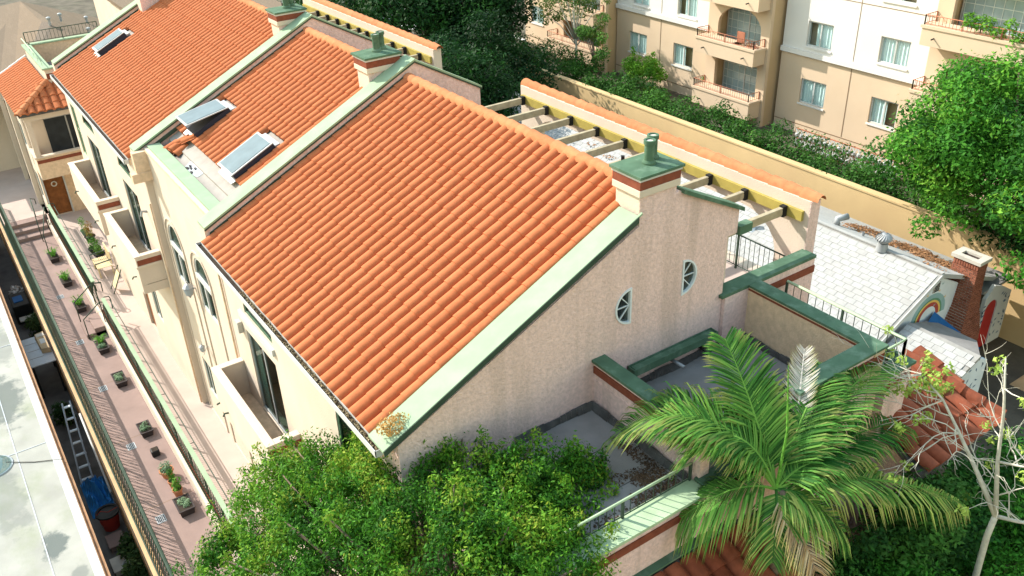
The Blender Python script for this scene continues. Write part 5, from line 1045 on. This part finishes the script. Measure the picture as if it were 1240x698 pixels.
# foreground tree
FG=[(.012,.05,.007),(.03,.115,.012),(.08,.24,.02),(.17,.31,.025),(.36,.36,.06)]
t=thing('foreground_tree','big weeping fig-like tree with small glossy leaves in the near foreground','tree',(3.7,8.0,-.5))
b=B(); b.tube([(3.7,8.0,-.5),(3.75,8.1,2.5),(3.9,8.2,4.8),(4.2,8.3,6.2)],[.3,.25,.2,.08],10); obj('trunk',b,'bark',t,smooth=True)
CC=[];RR=[]
spots=[(1.84, 11.94, 6.2, 0.6), (2.21, 11.85, 6.4, 0.7), (2.71, 11.83, 6.7, 0.7), (3.18, 11.58, 7.0, 0.7), (3.65, 11.34, 7.3, 0.7), (4.12, 10.95, 7.6, 0.7), (4.52, 10.47, 7.9, 0.65), (4.81, 9.87, 8.0, 0.65), (5.23, 9.53, 8.1, 0.65), (5.49, 8.98, 8.1, 0.6), (6.08, 8.92, 8.0, 0.6), (6.07, 8.36, 7.9, 0.6), (6.06, 7.83, 7.8, 0.6), (5.87, 7.38, 7.6, 0.55), (5.4, 7.55, 8.0, 0.7), (5.09, 7.94, 8.2, 0.7), (4.65, 8.35, 8.3, 0.7), (4.21, 8.8, 8.2, 0.7), (3.8, 9.36, 8.0, 0.7), (3.35, 9.98, 7.6, 0.7), (2.8, 10.45, 7.2, 0.7), (2.12, 10.68, 6.7, 0.7), (2.81, 9.49, 7.3, 0.75), (3.41, 8.67, 7.8, 0.75), (3.92, 7.84, 8.2, 0.75), (4.47, 7.25, 8.2, 0.75), (5.14, 7.02, 7.8, 0.6), (1.61, 11.08, 6.2, 0.6), (3.27, 7.69, 7.8, 0.8), (4.05, 6.83, 8.0, 0.8), (2.13, 9.26, 7.0, 0.7), (2.71, 8.43, 7.4, 0.8), (3.37, 12.78, 6.6, 0.7), (3.87, 12.55, 6.8, 0.6), (3.83, 11.37, 6.8999999999999995, 0.8), (2.99, 12.14, 6.3999999999999995, 0.8), (4.11, 10.76, 7.199999999999999, 0.8), (3.18, 11.25, 6.6, 0.8), (2.71, 12.99, 6.1, 0.6), (6.75, 8.72, 7.699999999999999, 0.5), (6.81, 8.25, 7.3999999999999995, 0.5), (6.64, 7.94, 7.199999999999999, 0.5), (4.44, 11.67, 7.3999999999999995, 0.5), (4.5, 9.94, 7.6, 0.8), (5.83, 8.59, 7.699999999999999, 0.7)]
for x,y,z,r_ in spots:
    for q in range(7):
        d_=rng.normal(size=3); d_/=np.linalg.norm(d_); d_[2]=abs(d_[2])*.7-.25
        if q<3: CC.append((x+d_[0]*r_*1.35,y+d_[1]*r_*1.35,z+.05+abs(d_[2])*r_*.9)); RR.append((.13,.13,.2))
        CC.append((x+d_[0]*r_*.75,y+d_[1]*r_*.75,z-.18+d_[2]*r_*.6)); s=.20+.20*random.random(); RR.append((s,s,s*1.25))
lb=B()
for c_ in CC[::3]:
    s=Vector((4.0,8.25,4.8+random.random())); e=Vector(c_); m=s.lerp(e,.55)+Vector((0,0,.25)); lb.tube([s,m,e],[.07,.04,.012],5)
obj('branches',lb,'bark',t,smooth=True)
leaf_mesh('crown',CC,RR,135000,.07,FG,parent=t,droop=1.4,aspect=.42,up=.2,shell=.25)
# a few dead orange leaves by the eave corner
leaf_mesh('dry_sprig',[(4.45,10.25,8.78)],[(.3,.2,.14)],420,.06,[(.45,.2,.08),(.6,.38,.12)],parent=t,droop=1)
# ---------------- palm
PA=thing('palm_tree','feathery palm with arching green fronds, some dry and brown, over the decks','palm tree',(9.0,5.7,-.5))
ctr=Vector((9.0,5.75,7.6))
obj('trunk',B().tube([(9.15,5.6,-.5),(9.1,5.6,3),(9.02,5.72,6.6),(9.0,5.75,7.3)],[.15,.12,.1,.08],12),'bark',PA,smooth=True)
obj('crownshaft',B().lathe((9.0,5.75,6.7),[(.1,0),(.12,.25),(.09,.6),(.04,.85)],12),'bark',PA,smooth=True)
def frond(tip,rise,ll,cols,n=46,droop=.35,name='frond',dry=0,width=.036,root=None,side=1.0,tw=0):
    ll*=1.25;n=int(n*1.7);p0=root or ctr; tip=Vector(tip); mid=p0.lerp(tip,.45)+Vector((0,0,rise)); pts=[];N_=18
    for i in range(N_+1):
        q=i/N_; pts.append(p0*(1-q)**2+mid*2*q*(1-q)+tip*q*q)
    b=B().tube(pts,[.026*(1-.75*i/N_) for i in range(N_+1)],5); nb_=len(b.v); 
    vs=[];fs=[];cl=[]
    for k in range(n):
        q=.14+.86*k/n; i=min(N_-1,int(q*N_)); f_=q*N_-i; p=pts[i].lerp(pts[i+1],f_); d_=(pts[i+1]-pts[i]).normalized(); sd=d_.cross(Vector((0,0,1)))
        if sd.length<.2: sd=Vector((1,0,0))
        sd.normalize(); upv=sd.cross(d_).normalized(); L=ll*(.35+.65*math.sin(PI*min(1,.12+q*.9))**.6)*random.uniform(.85,1.1)
        for s in (-1,1):
            if random.random()<dry*.25: continue
            dr=(sd*s*(.85)+d_*(.55+.3*q)+upv*(.28+tw*s)+Vector((random.gauss(0,.06),random.gauss(0,.06),random.gauss(0,.06)))).normalized()
            w_=width*.5*random.uniform(.8,1.1); wd=d_*w_
            a=p; m1=a+dr*L*.4+Vector((0,0,-droop*L*.08)); m2=a+dr*L*.75+Vector((0,0,-droop*L*.38)); e=a+dr*L*.95+Vector((0,0,-droop*L*.85))
            j=len(vs); vs+= [a-wd*.5,a+wd*.5,m1-wd,m1+wd,m2-wd*.8,m2+wd*.8,e]; fs+= [(j,j+1,j+3,j+2),(j+2,j+3,j+5,j+4),(j+4,j+5,j+6)]
            c=np.array(cols[random.randrange(len(cols))])*random.uniform(.75,1.3); tipc=np.array((.40,.37,.12)) if random.random()<.35+dry else c*1.4
            cl+= [c,c,c,c,c*.5+tipc*.5,c*.5+tipc*.5,tipc]
    rc=np.array(cols[-1])*1.3; b.add(vs,fs); allc=[rc]*nb_+cl
    me=bpy.data.meshes.new(name); me.from_pydata([tuple(v) for v in b.v],[],b.f); at=me.color_attributes.new('tint','FLOAT_COLOR','POINT')
    at.data.foreach_set('color',np.hstack([np.array(allc,float),np.ones((len(allc),1))]).astype(np.float32).reshape(-1)); me.materials.append(M['leaf'])
    return link(name,me,PA)
G1=[(.035,.12,.02),(.07,.20,.03),(.14,.29,.05)]; G2=[(.02,.10,.015),(.04,.16,.02)]; YG=[(.16,.30,.05),(.35,.42,.10),(.10,.24,.04)]
BR=[(.45,.28,.12),(.60,.45,.26),(.34,.22,.12)]; WHT=[(.50,.46,.42),(.62,.58,.54)]
ctr=Vector((9.15,6.5,7.6))
for o in list(PA.children): o.matrix_parent_inverse=Matrix.Translation((.15,.62,.1))@o.matrix_parent_inverse
frond((7.75,8.75,7.95),1.9,.85,G1+YG[:1],n=58,droop=.5,dry=.35)
frond((8.3,7.7,7.9),1.5,.75,G1,n=44,droop=.45)
frond((9.45,8.1,9.5),.35,.72,G1,n=56,droop=.25,tw=.1)
frond((9.75,7.75,8.7),.5,.6,G1,n=46,droop=.35)
frond((12.25,7.0,8.4),.75,.70,G1,n=56,droop=.3)
frond((11.2,7.3,8.6),.7,.65,G1,n=50,droop=.3)
frond((12.1,6.35,7.6),.6,.72,G2,n=54,droop=.6)
frond((11.3,6.4,7.6),.5,.62,G2,n=44,droop=.5)
frond((12.2,5.05,6.7),.7,.62,YG,n=52,droop=1.05,dry=.45)
frond((7.75,7.15,7.3),.55,.72,YG[2:]+G1[1:],n=48,droop=1.0,dry=.1)
frond((8.9,5.4,6.9),.25,.5,BR,n=36,droop=.5,dry=.5)
frond((8.3,7.9,8.3),.6,.7,G1,n=48,droop=.4)
frond((8.6,8.5,8.5),.6,.6,G1,n=44,droop=.4)
for q_ in ((8.5,5.9,6.9),(9.8,5.6,7.0)): frond(q_,.45,.55,YG+G1[:1],n=34,droop=.8)
frond((10.0,8.0,8.3),.5,.55,G1,n=40,droop=.3)
frond((9.35,5.6,7.1),.3,.5,YG,n=32,droop=.4)
frond((10.2,6.3,7.75),.45,.62,G1,n=44,droop=.5)
frond((10.6,7.4,9.2),.05,.30,WHT,n=40,droop=-.15,dry=.5,width=.02,root=Vector((10.0,6.9,8.1)))
b=B().tube([ctr,(9.35,6.6,8.6),(9.55,6.9,9.6)],[.03,.022,.006],6); obj('spear_leaf',b,MC['leafgrass'],PA)
frond((12.0,7.6,8.0),.9,.75,G1,n=52,droop=.35)
frond((7.9,7.9,8.6),1.0,.75,G1,n=52,droop=.4)
frond((10.9,5.7,7.3),.6,.7,G1,n=48,droop=.5)
# ---------------- bare tree
BT=thing('bare_tree','pale barked nearly leafless tree with a few yellow-green tufts over the right tile roof','tree',(12.7,4.5,-.5))
b=B(); X_=12.6
def PP(y,z,dx=0): return (X_+dx,y,z)
tw=B(); tips=[]
main=[[(12.7,4.45,-.5),(12.65,4.6,3),(12.6,4.66,5.98),(12.6,4.63,6.48)],
 [(12.6,4.63,6.48),(12.62,4.86,7.5),(12.6,4.98,8.44),(12.5,5.14,9.44)],
 [(12.6,4.63,6.48),(12.55,5.09,7.15),(12.5,5.53,7.75),(12.45,5.89,8.22),(12.4,6.3,8.5)],
 [(12.6,4.63,6.48),(12.7,4.3,6.55),(12.8,3.9,6.7)],[(12.62,4.86,7.5),(12.7,4.5,7.6),(12.8,3.9,7.9)]]
rr_=[[.075,.065,.055,.05],[.045,.033,.024,.012],[.05,.038,.028,.02,.012],[.04,.03,.02],[.025,.018,.01]]
for p,r_ in zip(main,rr_): b.tube(p,r_,7)
def grow(p,d_,L,r_,lev):
    pts=[p];q=p
    for i in range(4):
        d_=(d_+Vector((random.gauss(0,.22),random.gauss(0,.22),random.gauss(.03,.2)))).normalized(); q=q+d_*L/4; pts.append(q)
    tw.tube(pts,[r_*(1-.17*i) for i in range(5)],4,cap=False)
    if lev>0:
        for k in range(3 if lev>1 else 2): 
            i=random.randint(1,4); dd=(d_+Vector((random.gauss(0,.6),random.gauss(0,.6),random.gauss(0,.4)))).normalized(); grow(pts[i],dd,L*random.uniform(.5,.75),r_*.6,lev-1)
    else: tips.append(q)
rs=random.getstate(); random.seed(5)
for p in main[1:]:
    for i in range(1,len(p)):
        for k in range(2):
            a=Vector(p[i]).lerp(Vector(p[i-1]),random.random()); s=Vector((random.gauss(0,.5),random.gauss(.3,.7),random.gauss(0,.5))).normalized(); grow(a,s,random.uniform(.5,.95),.014,2)
for y,z,dx in ((6.3,8.5,-.2),(5.89,8.2,-.2),(5.5,7.75,-.1)):
    for k in range(3): grow(Vector((12.45,y,z)),Vector((random.uniform(-.9,-.1),random.uniform(.1,.9),random.uniform(-.4,.2))).normalized(),1.1,.013,2)
obj('trunk',b,'palebark',BT,smooth=True); obj('twigs',tw,'palebark',BT,kind='stuff')
tp2=[t_ for t_ in tips if random.random()<.2]; near=[(12.3+random.gauss(0,.3),6.4+random.gauss(0,.35),8.3+random.gauss(0,.25)) for _ in range(16)]
leaf_mesh('leaf_tufts',[tuple(x) for x in tp2]+near,[.10]*len(tp2)+[.11]*16,1500,.085,[(.30,.42,.08),(.45,.55,.12),(.20,.34,.06)],parent=BT,kind='stuff')
random.setstate(rs)
# ---------------- undergrowth at lower right
UG=[(.02,.10,.012),(.05,.20,.02),(.10,.32,.03)]
def shrub(lab,c_,R3,n,nl,size=.12,cols=UG):
    t=thing('shrub',lab,'shrub',(c_[0],c_[1],-.5)); C_,Rr=clumps(c_,R3,n,.42); leaf_mesh('foliage',C_,Rr,nl,size,cols,parent=t,up=.9,shell=.3); bb=B()
    for k in range(5): bb.tube([(c_[0]+random.uniform(-.3,.3),c_[1]+random.uniform(-.3,.3),-.5),(c_[0]+random.uniform(-.5,.5),c_[1]+random.uniform(-.5,.5),c_[2])],.035,5)
    obj('stem',bb,'bark',t); return t
shrub('bright green shrub under the palm, left of the dark gap at the bottom edge',(11.0,4.9,5.0),(1.0,.9,.8),22,6500,.1)
shrub('bright green bush mass at the bottom right corner behind the bare tree',(14.2,4.6,4.3),(1.7,1.2,1.2),40,13000,.1)
shrub('dark green shrub between the right tile roof and the bare tree trunk',(15.2,6.0,2.6),(1.7,1.5,1.5),30,9000,.13,DK[1:])
shrub('deep green shrub filling the far right edge below the yard',(19.0,6.2,1.2),(2.6,2.0,1.4),36,9000,.14,DK[1:])
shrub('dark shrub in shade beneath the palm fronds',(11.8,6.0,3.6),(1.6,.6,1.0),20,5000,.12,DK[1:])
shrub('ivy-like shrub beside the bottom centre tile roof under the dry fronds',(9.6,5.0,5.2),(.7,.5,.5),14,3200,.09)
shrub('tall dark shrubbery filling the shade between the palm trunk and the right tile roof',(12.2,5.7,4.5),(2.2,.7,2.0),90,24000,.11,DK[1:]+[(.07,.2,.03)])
shrub('mid green shrub spilling below the eave of the right tile roof',(14.4,5.6,4.9),(1.5,.6,1.5),48,12000,.11,[(.015,.07,.012),(.03,.13,.02),(.08,.24,.03)])
